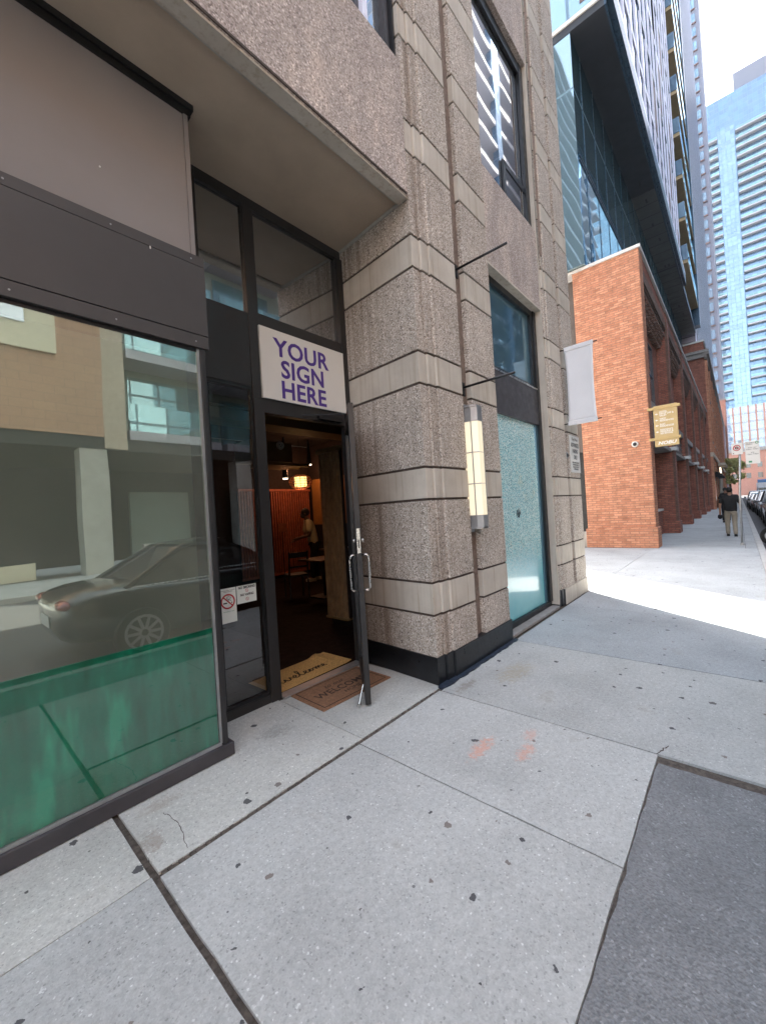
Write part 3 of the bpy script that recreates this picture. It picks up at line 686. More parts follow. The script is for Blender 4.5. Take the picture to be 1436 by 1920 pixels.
# ================================================================== SIGNS AND FIXTURES
def shop_sign():
    s = thing('shop_sign', 'white rectangular sign with purple capitals above the open door', 'sign')
    mb().box(1.948, 2.932, 3.022, 3.045, 2.615, 3.245).build('board', 'white_sign', s, bevel=.002)
    for i, t in enumerate(('YOUR', 'SIGN', 'HERE')):
        text('lettering', t, .222, (2.40, 3.0205, 3.018 - i * .187), 'purple_ink', s, offset=.0045, sx=1.0, space=1.04)
shop_sign()
def smoking_signs():
    s = thing('no_smoking_sign', 'white notice with red barred cigarette circle on the side light glass', 'sign')
    y = 3.0765
    mb().box(1.486, 1.618, y - .001, y, .755, 1.03).build('sheet', 'paper', s)
    b = mb(); b.disc_y(1.547, y - .0025, .925, .06, .048); 
    b.quad((1.505, y - .003, .96), (1.512, y - .003, .967), (1.589, y - .003, .89), (1.582, y - .003, .883)); b.build('barred_circle', 'red_ink', s)
    c = mb(); c.box(1.508, 1.54, y - .002, y - .0015, .908, .918); c.box(1.575, 1.583, y - .002, y - .0015, .908, .918)
    c.tube([(1.545 + .012 * math.sin(t * 1.3), y - .002, .93 + t * .006) for t in range(8)], .002, 5); c.tube([(1.565 + .010 * math.sin(t * 1.3 + 1), y - .002, .925 + t * .005) for t in range(8)], .0018, 5); c.build('cigarette', 'ink', s)
    text('lettering', 'Smoking within 9 metres\nis against the law', .0115, (1.551, y - .002, 1.01), 'ink', s, line=.9, extrude=.0003)
    text('lettering', 'No smoking or vaping', .01, (1.551, y - .002, .842), 'green_ink', s, extrude=.0003)
    s = thing('vaping_sign', 'small pale notice reading no smoking no vaping on the side light glass', 'sign')
    mb().box(1.625, 1.80, y - .001, y, .885, 1.03).build('sheet', 'paper', s)
    text('lettering', 'NO SMOKING', .028, (1.715, y - .002, 1.003), 'ink', s, offset=.001, extrude=.0003, sx=.85)
    text('lettering', 'NO VAPING', .026, (1.715, y - .002, .944), 'ink', s, offset=.001, extrude=.0003, sx=.85)
    b = mb()
    for z in (.985, .915): b.disc_y(1.715, y - .002, z, .014, .011, 16); b.quad((1.706, y - .002, z + .008), (1.708, y - .002, z + .01), (1.724, y - .002, z - .008), (1.722, y - .002, z - .01))
    b.build('barred_circle', 'red_ink', s)
smoking_signs()
def sconce():
    s = thing('wall_lamp', 'tall lit octagonal glass wall lamp in a grey metal frame on the stone pier', 'lamp', loc=(3.70, 1.985, 0))
    def poly(r, dy=0): return [(-r, .08), (-r, -.02), (-r * .55, -.075), (r * .55, -.075), (r, -.02), (r, .08)]
    mb().prism(poly(.082), 1.47, 2.42).build('diffuser', 'lit_shade', s)
    for z0, z1 in ((2.42, 2.56), (1.34, 1.47)):
        mb().prism(poly(.080), z0, z1).build('cap_glass', 'lamp_metal', s)
    f = mb()
    for z in (2.56, 2.415, 2.10, 1.785, 1.465, 1.335): f.prism(poly(.094 if z in (2.56, 1.335) else .088), z, z + (.018 if z in (2.56, 1.335) else .009))
    f.build('frame_ring', 'lamp_metal', s, bevel=.001)
    g = mb()
    for (x, y) in [q for q in poly(.085) if not (q[0] < 0 and q[1] < -.05)]: g.box(x - .004, x + .004, y - .004, y + .004, 1.345, 2.565)
    g.build('frame_bar', 'lamp_metal', s)
    mb().box(-.05, .05, .08, .1, 1.3, 2.62).build('back_plate', 'lamp_metal', s)
sconce()
def rods():
    for i, (z, lab) in enumerate(((4.03, 'upper of two bare black rods sticking out of the pier above the wall lamp'), (2.80, 'lower of two bare black rods, just above the wall lamp'))):
        s = thing('banner_rod', lab, 'bracket', 'bare rods on the stone pier', loc=(3.72, 2.085, z))
        t = mb(); t.tube([(0, 0, 0), (0, -.56, .005)], .012, 10); t.build('rod', 'black_metal', s, smooth=True)
        mb().box(-.025, .025, -.012, 0, -.09, .05).build('wall_plate', 'black_metal', s, bevel=.003)
rods()
def banner():
    s = thing('hanging_banner', 'blank pale grey banner hung between two rods on the far stone pier', 'banner', loc=(6.85, 2.085, 0))
    m = mb(); n, k = 12, 16
    V = []
    for j in range(k + 1):
        z = 2.80 + (3.985 - 2.80) * j / k; row = []
        for i in range(n + 1):
            t = i / n; y = -.10 - .42 * t - .012 * math.sin(j / k * math.pi) * (1 - 2 * t) * 1.5
            row.append(m.bm.verts.new((.01 * math.sin(t * 3) * math.sin(j / k * 3.1), y, z)))
        V.append(row)
    for a, b in zip(V, V[1:]):
        for i in range(n): m._f([a[i], a[i + 1], b[i + 1], b[i]])
    o = m.build('cloth', 'grey_vinyl', s, smooth=True); md = o.modifiers.new('thick', 'SOLIDIFY'); md.thickness = .003
    for z in (3.985, 2.80):
        mb().box(-.014, .014, -.525, -.095, z - .035, z + .035).build('hem', 'grey_vinyl', s, bevel=.01)
        mb().tube([(0, 0, z), (0, -.58, z)], .009, 8).build('rod', 'black_metal', s, smooth=True)
        mb().box(-.02, .02, -.01, 0, z - .05, z + .05).build('wall_plate', 'black_metal', s)
banner()
def parking_notice():
    s = thing('parking_notice', 'white authorized parking only notice on the far end pier beneath the banner', 'sign')
    mb().box(6.95, 7.44, 2.012, 2.026, 2.03, 2.64).build('board', 'white_sign', s, bevel=.002)
    y = 2.0105
    text('lettering', 'King West', .07, (7.195, y, 2.56), 'ink', s, extrude=.0004)
    for i, t in enumerate(('AUTHORIZED', 'PARKING', 'ONLY')): text('lettering', t, .1, (7.195, y, 2.45 - i * .1), 'ink', s, sx=.68, offset=.001, extrude=.0004)
    text('lettering', 'VEHICLES PARKED WITHOUT\nAUTHORIZATION WILL BE\nTAGGED AND TOWED AT\nOWNERS EXPENSE', .036, (7.195, y, 2.18), 'ink', s, extrude=.0004, sx=.8)
    c = thing('wall_vent', 'small round metal vent in the channel left of the parking notice', 'vent', loc=(6.86, 2.085, 2.30))
    t = mb(); t.tube([(0, 0, 0), (0, -.05, 0)], [.05, .05], 16); t.build('collar', 'galv', c); mb().tube([(0, -.05, 0), (0, -.055, 0)], .03, 12).build('opening', 'ink', c)
parking_notice()
def mats():
    s = thing('door_mat', 'brown outdoor mat printed welcome on the pavement under the open door', 'mat', loc=(2.42, 2.77, 0), rz=R(-1.5))
    mb().box(-.40, .40, -.235, .235, 0, .012).build('pile', 'coir_brown', s, bevel=.004)
    b = mb()
    for q in ((-.365, .365, -.205, -.197), (-.365, .365, .197, .205), (-.365, -.357, -.197, .197), (.357, .365, -.197, .197)): b.box(q[0], q[1], q[2], q[3], .012, .0135)
    b.build('border', 'mat_print', s)
    text('lettering', 'WELCOME', .125, (-.01, -.05, .0122), 'mat_print', s, face='+z', extrude=.0006, offset=.001, sx=.95)
    text('lettering', 'to our', .085, (-.02, .075, .0122), 'mat_print', s, face='+z', extrude=.0006, shear=.3)
    text('lettering', 'HOME', .07, (.03, -.13, .0122), 'mat_print', s, face='+z', extrude=.0006, shear=.3)
    s = thing('coir_mat', 'golden coir mat with cursive welcome just inside the doorway', 'mat', loc=(2.42, 3.34, .006), rz=R(1.5))
    m = mb(); nx, ny = 24, 8; V = []
    for i in range(nx + 1):
        x = -.47 + .94 * i / nx; row = []
        for j in range(ny + 1):
            y = -.215 + .45 * j / ny; z = .012 + (.03 * math.exp(-((x - .34) / .06) ** 2) * (j / ny)) + (.012 * max(0, (x - .40) / .07))
            row.append(m.bm.verts.new((x, y, z)))
        V.append(row)
    for a, b in zip(V, V[1:]):
        for j in range(ny): m._f([a[j], a[j + 1], b[j + 1], b[j]])
    o = m.build('pile', 'coir', s, smooth=True)
    # cursive word
    L_ = [(-.44, -.06), (-.36, -.045), (-.33, .01), (-.315, -.02), (-.30, -.055), (-.27, -.04), (-.255, .01), (-.245, -.03), (-.235, -.055), (-.205, -.04), (-.19, .015), (-.175, -.02),   # w
          (-.14, -.03), (-.115, .0), (-.13, .02), (-.15, -.01), (-.14, -.05), (-.105, -.05), (-.06, .03), (-.045, .09), (-.065, .1), (-.075, .04), (-.07, -.03), (-.05, -.055), (-.02, -.04),   # e l
          (.02, .0), (.015, .015), (-.01, .005), (-.01, -.04), (.02, -.052), (.05, -.03), (.075, .005), (.055, .005), (.045, -.03), (.06, -.052), (.09, -.035), (.085, .0), (.105, -.01),   # c o
          (.125, .008), (.13, -.05), (.145, -.005), (.16, .008), (.165, -.05), (.18, -.005), (.195, .008), (.2, -.045), (.225, -.04), (.255, -.01), (.24, .012), (.225, -.02), (.24, -.05), (.275, -.045), (.31, .02), (.36, .03), (.40, .02)]
    path = [(p.x * .95, p.y * .9 - .02, .0142) for p in catmull([(a, b, 0) for a, b in L_], 5)]
    b = mb(); prev = None
    for i in range(len(path) - 1):
        a = Vector(path[i]); c = Vector(path[i + 1]); d = (c - a)
        if d.length < 1e-5: continue
        nrm = Vector((-d.y, d.x, 0)).normalized() * .007; e = d.normalized() * .002
        b.quad(a - nrm - e, c - nrm + e, c + nrm + e, a + nrm - e)
    for f in b.bm.faces: pass
    b.build('lettering', 'coir_ink', s)
mats()
# blue-black tar strip along the pier foot
m = mb(); pts = []
for i in range(28): pts.append((2.86 + 1.57 * i / 27, 1.975 + random.uniform(-.012, .006) + (.02 if i < 2 else 0)))
m.prism(pts + [(4.43, 2.02), (2.95, 2.052), (2.88, 2.04)], -.004, .012); tag(m.build('tar_strip', 'tar'), 'dark blue tar sealing strip along the foot of the pier', 'sealant', kind='structure')

# ================================================================== INTERIOR
def interior():
    rm = thing('restaurant_room', 'dim restaurant interior with slatted timber walls seen through the open door', 'room')
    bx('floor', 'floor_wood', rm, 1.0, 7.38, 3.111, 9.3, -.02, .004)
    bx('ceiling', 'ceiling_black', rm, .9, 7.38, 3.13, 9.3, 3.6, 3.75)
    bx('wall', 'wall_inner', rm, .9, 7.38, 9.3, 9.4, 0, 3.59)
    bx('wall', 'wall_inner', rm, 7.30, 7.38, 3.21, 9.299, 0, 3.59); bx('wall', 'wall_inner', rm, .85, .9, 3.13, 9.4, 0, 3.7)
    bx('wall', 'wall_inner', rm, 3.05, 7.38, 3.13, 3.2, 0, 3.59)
    sl = mb().box(5.0, 7.2, 9.16, 9.18, .12, 2.33).build('slat_wall', 'wall_inner', rm)
    x = 5.02
    while x < 7.17:
        mb().box(x, x + .03, 9.10, 9.16, .15, 2.30).build('slat', 'slat', sl); x += .075
    mb().box(5.0, 7.2, 9.09, 9.158, 2.301, 2.36).build('top_rail', 'slat', sl); mb().box(5.0, 7.2, 9.09, 9.158, .10, .149).build('bottom_rail', 'slat', sl)
    bx('accent_wall', 'wall_warm', rm, 7.25, 7.299, 5.5, 9.08, 1.35, 2.62); bx('wainscot', 'dark_furniture', rm, 7.2, 7.299, 5.5, 9.08, 0.004, 1.349)
    bx('bulkhead', 'tan_wood', rm, 1.3, 6.5, 4.9, 5.3, 2.90, 3.04); bx('bulkhead_cap', 'tan_wood', rm, 1.3, 6.5, 4.87, 5.3, 3.045, 3.07)
    # partition of tall slats
    pt = mb().box(3.82, 3.86, 4.12, 4.56, .10, 2.50).build('partition', 'wall_inner', rm)
    for i in range(6): mb().box(3.78, 3.82, 4.14 + i * .073, 4.175 + i * .073, .12, 2.46).build('slat', 'slat_tan', pt)
    mb().box(3.76, 3.87, 4.12, 4.58, 2.461, 2.53).build('top_rail', 'tan_wood', pt); mb().box(3.77, 3.87, 4.12, 4.57, .09, .119).build('bottom_rail', 'tan_wood', pt)
    mb().box(3.83, 3.88, 4.15, 4.5, .004, .09).build('foot', 'dark_furniture', pt)
    bx('ceiling_box', 'tan_wood', rm, 4.1, 5.05, 6.9, 7.5, 2.72, 3.12)
    for i in range(6): mb().box(4.1 + i * .05, 5.35 - (i % 3) * .14, 6.72 + i * .12, 6.78 + i * .12, 2.62, 2.68).build('ceiling_slat', 'tan_wood', rm)
    sm = mb(); sm.tube([(4.76, 6.89, 3.05), (4.76, 6.86, 3.05)], [.09, .08], 18); sm.build('wall_roundel', 'white_sign', rm)
    d = mb()
    for k in (-.03, 0, .03): d.tube([(4.76 + k, 6.859, 3.03 + abs(k)), (4.76 + k, 6.855, 3.03 + abs(k))], .011, 8)
    d.build('roundel_mark', 'ink', rm)
    # lantern
    ln = thing('pendant_lantern', 'round wicker pendant lantern glowing amber inside the restaurant', 'lamp', loc=(5.3, 7.0, 2.33))
    mb().box(-.09, .09, -.09, .09, -.1, .11).build('bulb_box', 'lit_warm', ln)
    r = mb()
    for k in range(14):
        a = k / 14 * math.pi * 2
        r.tube([(math.cos(a) * rr, math.sin(a) * rr, z) for z, rr in ((-.15, .1), (-.1, .2), (0, .25), (.1, .2), (.15, .1))], .006, 5)
    for z, rr in ((-.15, .1), (-.1, .2), (-.05, .235), (0, .25), (.05, .235), (.1, .2), (.15, .1)):
        r.tube([(math.cos(t / 16 * 2 * math.pi) * rr, math.sin(t / 16 * 2 * math.pi) * rr, z) for t in range(17)], .005, 5, caps=False)
    r.build('wicker_shade', 'slat', ln); mb().tube([(0, 0, .15), (0, 0, 1.26)], .004, 5).build('cord', 'ink', ln)
    def lamp(x, y, z, e, col=(1, .5, .2), r=.08):
        l = bpy.data.lights.new('lantern_light', 'POINT'); l.energy = e; l.color = col; l.shadow_soft_size = r
        o = bpy.data.objects.new('lantern_light', l); COL.objects.link(o); o.location = (x, y, z)
    lamp(5.3, 7.0, 2.08, .9); 
    for (x, y, z, lab) in ((5.9, 8.4, 2.55, 'small recessed downlight glowing below the wicker lantern'), (6.75, 8.5, 2.95, 'recessed downlight over the orange accent wall')):
        s = thing('downlight', lab, 'lamp', loc=(x, y, z)); mb().tube([(0, 0, 0), (0, 0, .02)], .06, 14).build('lens', 'lit_spot', s); mb().tube([(0, 0, .021), (0, 0, 3.6 - z)], [.07, .02], 12).build('housing', 'black_metal', s)
        lamp(x, y, z - .06, 1.8 if x < 6 else 2.8, (1, .42, .2))
    # tables and chairs
    def table(x, y, lab):
        t = thing('table', lab, 'table', 'dark restaurant tables', (x, y, 0))
        mb().box(-.35, .35, -.35, .35, .72, .755).build('table_top', 'table_top', t, bevel=.006); mb().tube([(0, 0, .02), (0, 0, .72)], .035, 8).build('leg', 'dark_furniture', t); mb().box(-.22, .22, -.22, .22, .004, .03).build('foot', 'dark_furniture', t)
        return t
    def chair(x, y, rz, lab):
        t = thing('chair', lab, 'chair', 'dark restaurant chairs', (x, y, 0), rz)
        mb().box(-.2, .2, -.2, .2, .43, .47).build('seat', 'dark_furniture', t, bevel=.01)
        for a in (-.18, .18):
            mb().tube([(a, -.18, .004), (a, -.17, .43)], .016, 6).build('leg', 'dark_furniture', t); mb().tube([(a, .2, .004), (a, .18, .45), (a, .23, .92)], .016, 6).build('leg', 'dark_furniture', t)
        b = mb(); b.box(-.18, .18, .2, .22, .8, .9); b.box(-.18, .18, .19, .205, .6, .64); b.build('backrest', 'dark_furniture', t)
    table(5.05, 6.1, 'dark square table nearest the slatted partition'); chair(4.75, 6.6, R(160), 'dark chair on the left side of the nearest table'); chair(5.2, 5.55, R(0), 'dark chair tucked on the street side of the nearest table')
    table(6.75, 7.6, 'dark table behind the man in white shirt'); chair(6.6, 7.0, R(-20), 'dark chair beside the farther table')
    st = thing('menu_stand', 'thin metal menu stand in front of the slatted wall beside the man', 'stand', loc=(5.75, 8.45, 0))
    t = mb(); t.tube([(0, 0, .03), (0, 0, 1.35)], .012, 6); t.tube([(-.15, 0, .03), (.15, 0, .03)], .012, 6); t.tube([(0, -.15, .03), (0, .15, .03)], .012, 6); t.build('post', 'dark_furniture', st)
    mb().box(-.12, .12, -.02, .0, 1.25, 1.45).build('rail', 'slat', st)
interior()

# ================================================================== PEOPLE
def skinned(name, joints, edges, mat, parent, sub=2, root=0):
    me = bpy.data.meshes.new(name); me.from_pydata([j[:3] for j in joints], edges, [])
    me.materials.append(M[mat])
    o = bpy.data.objects.new(name, me); COL.objects.link(o); o.parent = parent
    sk = o.modifiers.new('skin', 'SKIN'); sk.use_smooth_shade = True
    for i, v in enumerate(me.skin_vertices[0].data):
        r = joints[i][3]; v.radius = r if isinstance(r, (tuple, list)) else (r, r); v.use_root = i == root
    o.modifiers.new('sub', 'SUBSURF').levels = sub; o.modifiers['sub'].render_levels = sub
    return o
def person(label, loc, rz, h=1.7, shirt='cloth_black', trousers='cloth_khaki', skin='skin', pose='walk', shoes='cloth_black', wide=1.0, lean=0, beard=False, group=None, bag=False):
    """local frame: facing +Y, x to the person's right"""
    p = thing('person', label, 'person', group, loc, rz)
    k = h / 1.75; p.scale = (k, k, k)
    ly = lean
    hip = .93
    if pose == 'walk':
        fl, fr = (-.10, .12, .09), (.11, -.10, .09); kl, kr = (-.10, .1, .5), (.10, .03, .50)
    else:
        fl, fr = (-.10, .10, .09), (.10, -.06, .09); kl, kr = (-.1, .08, .5), (.1, .0, .5)
    sh = (0, ly * .75, 1.44); nk = (0, ly * .95, 1.52); hd = (0, ly * 1.1 + .02, 1.66)
    if pose == 'work': handL, elL = (-.13, .27 + ly, 1.06), (-.23, .06 + ly * .6, 1.12); handR, elR = (.13, .29 + ly, 1.0), (.23, .08 + ly * .6, 1.1)
    else: handL, elL = (-.255 * wide, .08, .82), (-.25 * wide, -.02, 1.12); handR, elR = (.25 * wide, .0, .84), (.245 * wide, -.05, 1.12)
    sl, sr = (-.19 * wide, sh[1], 1.42), (.19 * wide, sh[1], 1.42)
    # one continuous body: pelvis root
    J = [(0, 0, hip, (.13 * wide, .1)), (0, ly * .3, 1.15, (.125 * wide, .1)), (0, ly * .6, 1.32, (.14 * wide, .1)), (*nk, .055), (hd[0], hd[1], 1.60, (.06, .065)), (*hd, (.075, .09)), (hd[0], hd[1], 1.72, (.055, .065)),
         (*sl, .06), (*elL, .042), (*handL, .03), (*sr, .06), (*elR, .042), (*handR, .03),
         (-.09, 0, .86, .09), (*kl, .06), (*fl, .042), (.09, 0, .86, .09), (*kr, .06), (*fr, .042), (fl[0], fl[1] + .1, .05, .035), (fr[0], fr[1] + .1, .05, .035)]
    E = [(0, 1), (1, 2), (2, 3), (3, 4), (4, 5), (5, 6), (2, 7), (7, 8), (8, 9), (2, 10), (10, 11), (11, 12), (0, 13), (13, 14), (14, 15), (0, 16), (16, 17), (17, 18), (15, 19), (18, 20)]
    # hands: five fingers each, part of the same surface
    for hi, hp, s in ((9, handL, -1), (12, handR, 1)):
        hv = Vector(hp); dirv = (Vector(hp) - Vector(elL if s < 0 else elR)).normalized()
        side = Vector((0, 1, 0)) if pose != 'work' else Vector((1, 0, 0)) * -s
        J.append((*(hv + dirv * .06), (.032, .02))); pi = len(J) - 1; E.append((hi, pi))
        for q, (o_, ln) in enumerate(((-.027, .07), (-.009, .085), (.009, .08), (.027, .062))):
            a = hv + dirv * .1 + side * o_; b = a + dirv * ln * .6; J.append((*a, .009)); J.append((*b, .007)); n = len(J); E += [(pi, n - 2), (n - 2, n - 1)]
        a = hv + dirv * .05 + side * .045; J.append((*a, .010)); J.append((*(a + dirv * .04), .008)); n = len(J); E += [(pi, n - 2), (n - 2, n - 1)]
    skinned('body', J, E, skin, p)
    w = wide
    S = [(0, ly * .05, hip - .12, (.175 * w, .13)), (0, ly * .1, hip + .05, (.18 * w, .135)), (0, ly * .3, 1.14, (.18 * w, .135)), (0, ly * .62, 1.32, (.185 * w, .125)), (0, ly * .85, 1.47, (.09, .075)), (-.165 * w, sl[1], 1.43, .085)]
    el = Vector(elL); S.append((*(Vector(sl).lerp(el, .8)), .075)); S.append((.165 * w, sr[1], 1.43, .085)); er = Vector(elR); S.append((*(Vector(sr).lerp(er, .8)), .075))
    skinned('shirt', S, [(0, 1), (1, 2), (2, 3), (3, 4), (3, 5), (5, 6), (3, 7), (7, 8)], shirt, p)
    T = [(0, 0, hip + .1, (.15 * w, .11)), (-.09 * w, 0, .82, .105), (*kl, .078), (fl[0], fl[1] - .01, .06, .066), (.09 * w, 0, .82, .105), (*kr, .078), (fr[0], fr[1] - .01, .06, .066)]
    skinned('trousers', T, [(0, 1), (1, 2), (2, 3), (0, 4), (4, 5), (5, 6)], trousers, p)
    for ft in (fl, fr):
        b = mb(); b.ell((ft[0], ft[1] + .045, .045), .048, .135, .045, 12, 6); b.box(ft[0] - .045, ft[0] + .045, ft[1] - .08, ft[1] + .165, .0, .02); b.build('shoe', shoes, p, smooth=False)
    b = mb(); b.ell((hd[0], hd[1] - .022, 1.675), .088, .108, .108, 16, 10, zmin=-.75); b.build('hair', 'hair', p, smooth=True)
    f = mb(); f.ell((0, hd[1] + .095, 1.63), .014, .02, .022, 8, 6); 
    for s in (-1, 1): f.ell((s * .082, hd[1], 1.64), .012, .02, .03, 8, 6)
    f.build('ear', skin, p, smooth=True)
    e = mb()
    for s in (-1, 1): e.ell((s * .032, hd[1] + .082, 1.655), .011, .008, .007, 8, 5)
    e.box(-.025, .025, hd[1] + .078, hd[1] + .088, 1.590, 1.596); e.build('eye', 'ink', p)
    if beard: b = mb(); b.ell((0, hd[1] + .035, 1.585), .065, .062, .055, 12, 7); b.build('beard', 'hair', p, smooth=True)
    return p
A = person('man walking away in black t-shirt and khaki trousers on the pavement near the sign pole', (18.5, .25, 0), R(-90), 1.69, wide=1.15, skin='skin')
bagA = thing('hand_bag', 'small dark pouch held in the walking man left hand', 'bag', loc=(18.6, .54, 0))
m = mb(); m.ell((0, 0, .69), .05, .07, .09, 10, 8); m.build('pouch', 'cloth_navy', bagA, smooth=True); mb().tube([(0, -.01, .76), (0, .0, .83)], .01, 6).build('strap', 'cloth_navy', bagA)
person('person in dark t-shirt with a pale stripe coming up the pavement behind the walking man', (27, .53, 0), R(90), 1.76, wide=1.05, trousers='cloth_navy', skin='skin')
person('bearded man in white shirt and dark trousers leaning forward inside the restaurant', (6.28, 7.9, .004), R(62), 1.76, shirt='cloth_white', trousers='cloth_navy', pose='work', shoes='shoe_white', skin='skin_dark', lean=.16, beard=True)

# ================================================================== BRICK BUILDING
def brick_building():
    b = thing('brick_building', 'long red brick warehouse front with piers and white coping beside the lane', 'building')
    X0, Y0, ZT = 14.4, 1.9, 9.05
    bx('corner_wall', 'brick_orange', b, X0, 15.0, Y0, 3.78, .62, ZT, bevel=.01)
    bx('plinth', 'brick_orange', b, X0 - .05, 15.05, Y0 - .05, 3.83, 0, .62, bevel=.02)
    bx('side_panel', 'taupe_panel', b, 14.75, 15.0, 3.79, 8.3, 3.2, 9.0); bx('side_recess', 'garage_dark', b, 14.85, 15.0, 3.79, 8.3, 0, 3.19); bx('side_curb', 'opp_concrete', b, 14.6, 14.84, 3.84, 8.3, 0, .5)
    bx('coping', 'coping', b, X0 - .05, 48, Y0 - .05, 8.3, ZT, ZT + .09)
    bx('coping', 'coping', b, 14.7, 14.99, 3.8, 8.3, 9.0, 9.045)
    bx('back_wall', 'brick_red', b, 15.001, 48, 3.3, 8.3, 0, ZT)
    starts = [20.25 + 5.75 * i for i in range(5)]
    prev = 15.0
    for i, s in enumerate(starts + [48.0]):
        x0, x1 = prev, s
        # bay: upper recessed wall, window, corbel, belt
        wl = mb().box(x0, x1, 2.28, 3.3, 4.7, ZT).build('bay_wall', 'brick_red', b)
        cx = (x0 + x1) / 2
        w = mb().box(cx - .85, cx + .85, 2.262, 2.279, 5.0, 7.15).build('window', 'window_dark', b)
        f = mb(); f.box(cx - .93, cx - .85, 2.22, 2.279, 4.95, 7.2); f.box(cx + .85, cx + .93, 2.22, 2.279, 4.95, 7.2); f.box(cx - .85, cx + .85, 2.22, 2.279, 7.15, 7.2); f.box(cx - .02, cx + .02, 2.24, 2.262, 5.0, 7.15); f.box(cx - .85, cx + .85, 2.24, 2.262, 6.05, 6.1)
        f.build('frame', 'frame_bronze', w)
        mb().box(x0 + .3, x1 - .3, 2.16, 2.279, 4.86, 4.95).build('sill', 'stone_trim', w)
        c = mb()
        for k in range(9): c.box(x0, x1, 2.28 - .04 * (k + 1), 2.28 - .04 * k if k else 2.2801, 7.75 + .075 * k, ZT - .35)
        n = int((x1 - x0) / .3)
        for k in range(n):
            for r in range(4): c.box(x0 + .3 * k + (.15 if r % 2 else 0), x0 + .3 * k + .13 + (.15 if r % 2 else 0), 2.10 - .05 * r, 2.28, 7.55 + .15 * r, 7.67 + .15 * r)
        c.build('corbel', 'brick_dark', wl)
        mb().box(x0, x1, Y0 + .02, 2.28, ZT - .35, ZT).build('parapet', 'brick_red', wl)
        mb().box(x0, x1, 2.0, 2.3, 4.45, 4.7).build('belt_course', 'stone_trim', wl)
        p = mb().box(x0, x1, 2.12, 2.5, 3.45, 4.45).build('sign_band', 'copper_panel', wl)
        for z in (3.62, 3.85, 4.1): mb().box(x0, x1, 2.09, 2.12, z, z + .05).build('rail', 'stone_trim', p)
        mb().box(x0, x1, 1.97, 2.5, 3.33, 3.45).build('lintel', 'stone_trim', wl)
        mb().box(x0, x1, 2.95, 3.299, .1, 3.33).build('shop_glass', 'window_dark', b)
        fr = mb()
        for xx in (x0 + .4, cx, x1 - .5): fr.box(xx, xx + .08, 2.88, 2.949, 0, 3.33)
        fr.build('shop_frame', 'frame_black', b)
        mb().box(x1 - 1.6, x1 - .1, 2.4, 2.6, 0, .95).build('stall_riser', 'brick_red', b); mb().box(x1 - 1.65, x1 - .1, 2.35, 2.65, .95, 1.03).build('ledge', 'coping', b)
        if s < 48:
            pl = mb().box(s, s + .75, Y0, 3.3, .5, ZT).build('pilaster', 'brick_red', b, bevel=.01)
            mb().box(s - .06, s + .81, Y0 - .06, 3.3, 0, .5).build('plinth', 'brick_red', pl, bevel=.02)
            mb().box(s - .02, s + .03, Y0 - .02, Y0 + .06, .5, ZT - .4).build('edge_trim', 'brick_dark', pl)
            mb().box(s - .15, s + .5, Y0 - .12, Y0 + .3, 3.38, 3.52).build('cap_stone', 'coping', pl)
        prev = s + .75
    # first bay is a deep opening: dark inner wall + wall lamp
    l = thing('wall_lantern', 'small black box lamp inside the first brick opening', 'lamp', loc=(15.1, 2.2, 2.55)); mb().box(0, .12, 0, .3, -.18, .22).build('case', 'black_metal', l, bevel=.01); mb().box(.12, .14, .03, .27, -.12, .16).build('lens', 'paper', l)
    c = thing('security_camera', 'white round dome camera on the orange brick end wall', 'camera', loc=(14.4, 2.30, 3.18))
    m = mb(); m.tube([(0, 0, 0), (-.05, 0, 0), (-.07, 0, 0)], [.09, .09, .07], 20); m.build('housing', 'white_sign', c, smooth=False); mb().ell((-.07, 0, 0), .04, .055, .055, 14, 8).build('dome', 'ink', c, smooth=True)
brick_building()
def gold_sign():
    X = 14.3
    s = thing('direction_sign', 'gold hotel direction board with white arrows bracketed off the brick corner', 'sign')
    # board corners from the photograph on plane X
    mb().box(X - .03, X + .03, 1.2, 1.775, 3.0, 4.20).build('board', 'gold_sign', s, bevel=.008)
    mb().box(X - .05, X + .05, 1.13, 1.92, 4.09, 4.17).build('bar', 'gold_bar', s, bevel=.006); mb().box(X - .05, X + .05, 1.15, 1.92, 3.19, 3.265).build('bar', 'gold_bar', s, bevel=.006)
    y = X - .0325
    def t(z, body): text('lettering', body, .066, (y, 1.63, z), 'white_sign', s, face='-x', align='LEFT', extrude=.001, offset=.0012, line=.82, sx=.92)
    def arrow(z): b = mb(); b.prism([(1.74, z), (1.70, z + .03), (1.70, z + .01), (1.665, z + .01), (1.665, z - .01), (1.70, z - .01), (1.70, z - .03)], y - .002, y, 'yz'); b.build('arrow', 'white_sign', s)
    for z, b_, az in ((3.98, 'HOTEL\nDROP OFF &\nVALET', 3.955), (3.78, 'WEST\nRESIDENCES', 3.775), (3.62, 'EAST\nRESIDENCES', 3.615), (3.46, 'RESIDENCE\nPARKING &\nRECEIVING', 3.43)): t(z, b_); arrow(az)
    text('lettering', 'NOBU', .13, (y, 1.49, 3.055), 'white_sign', s, face='-x', extrude=.001, offset=.004, sx=1.15, shear=.25)
gold_sign()

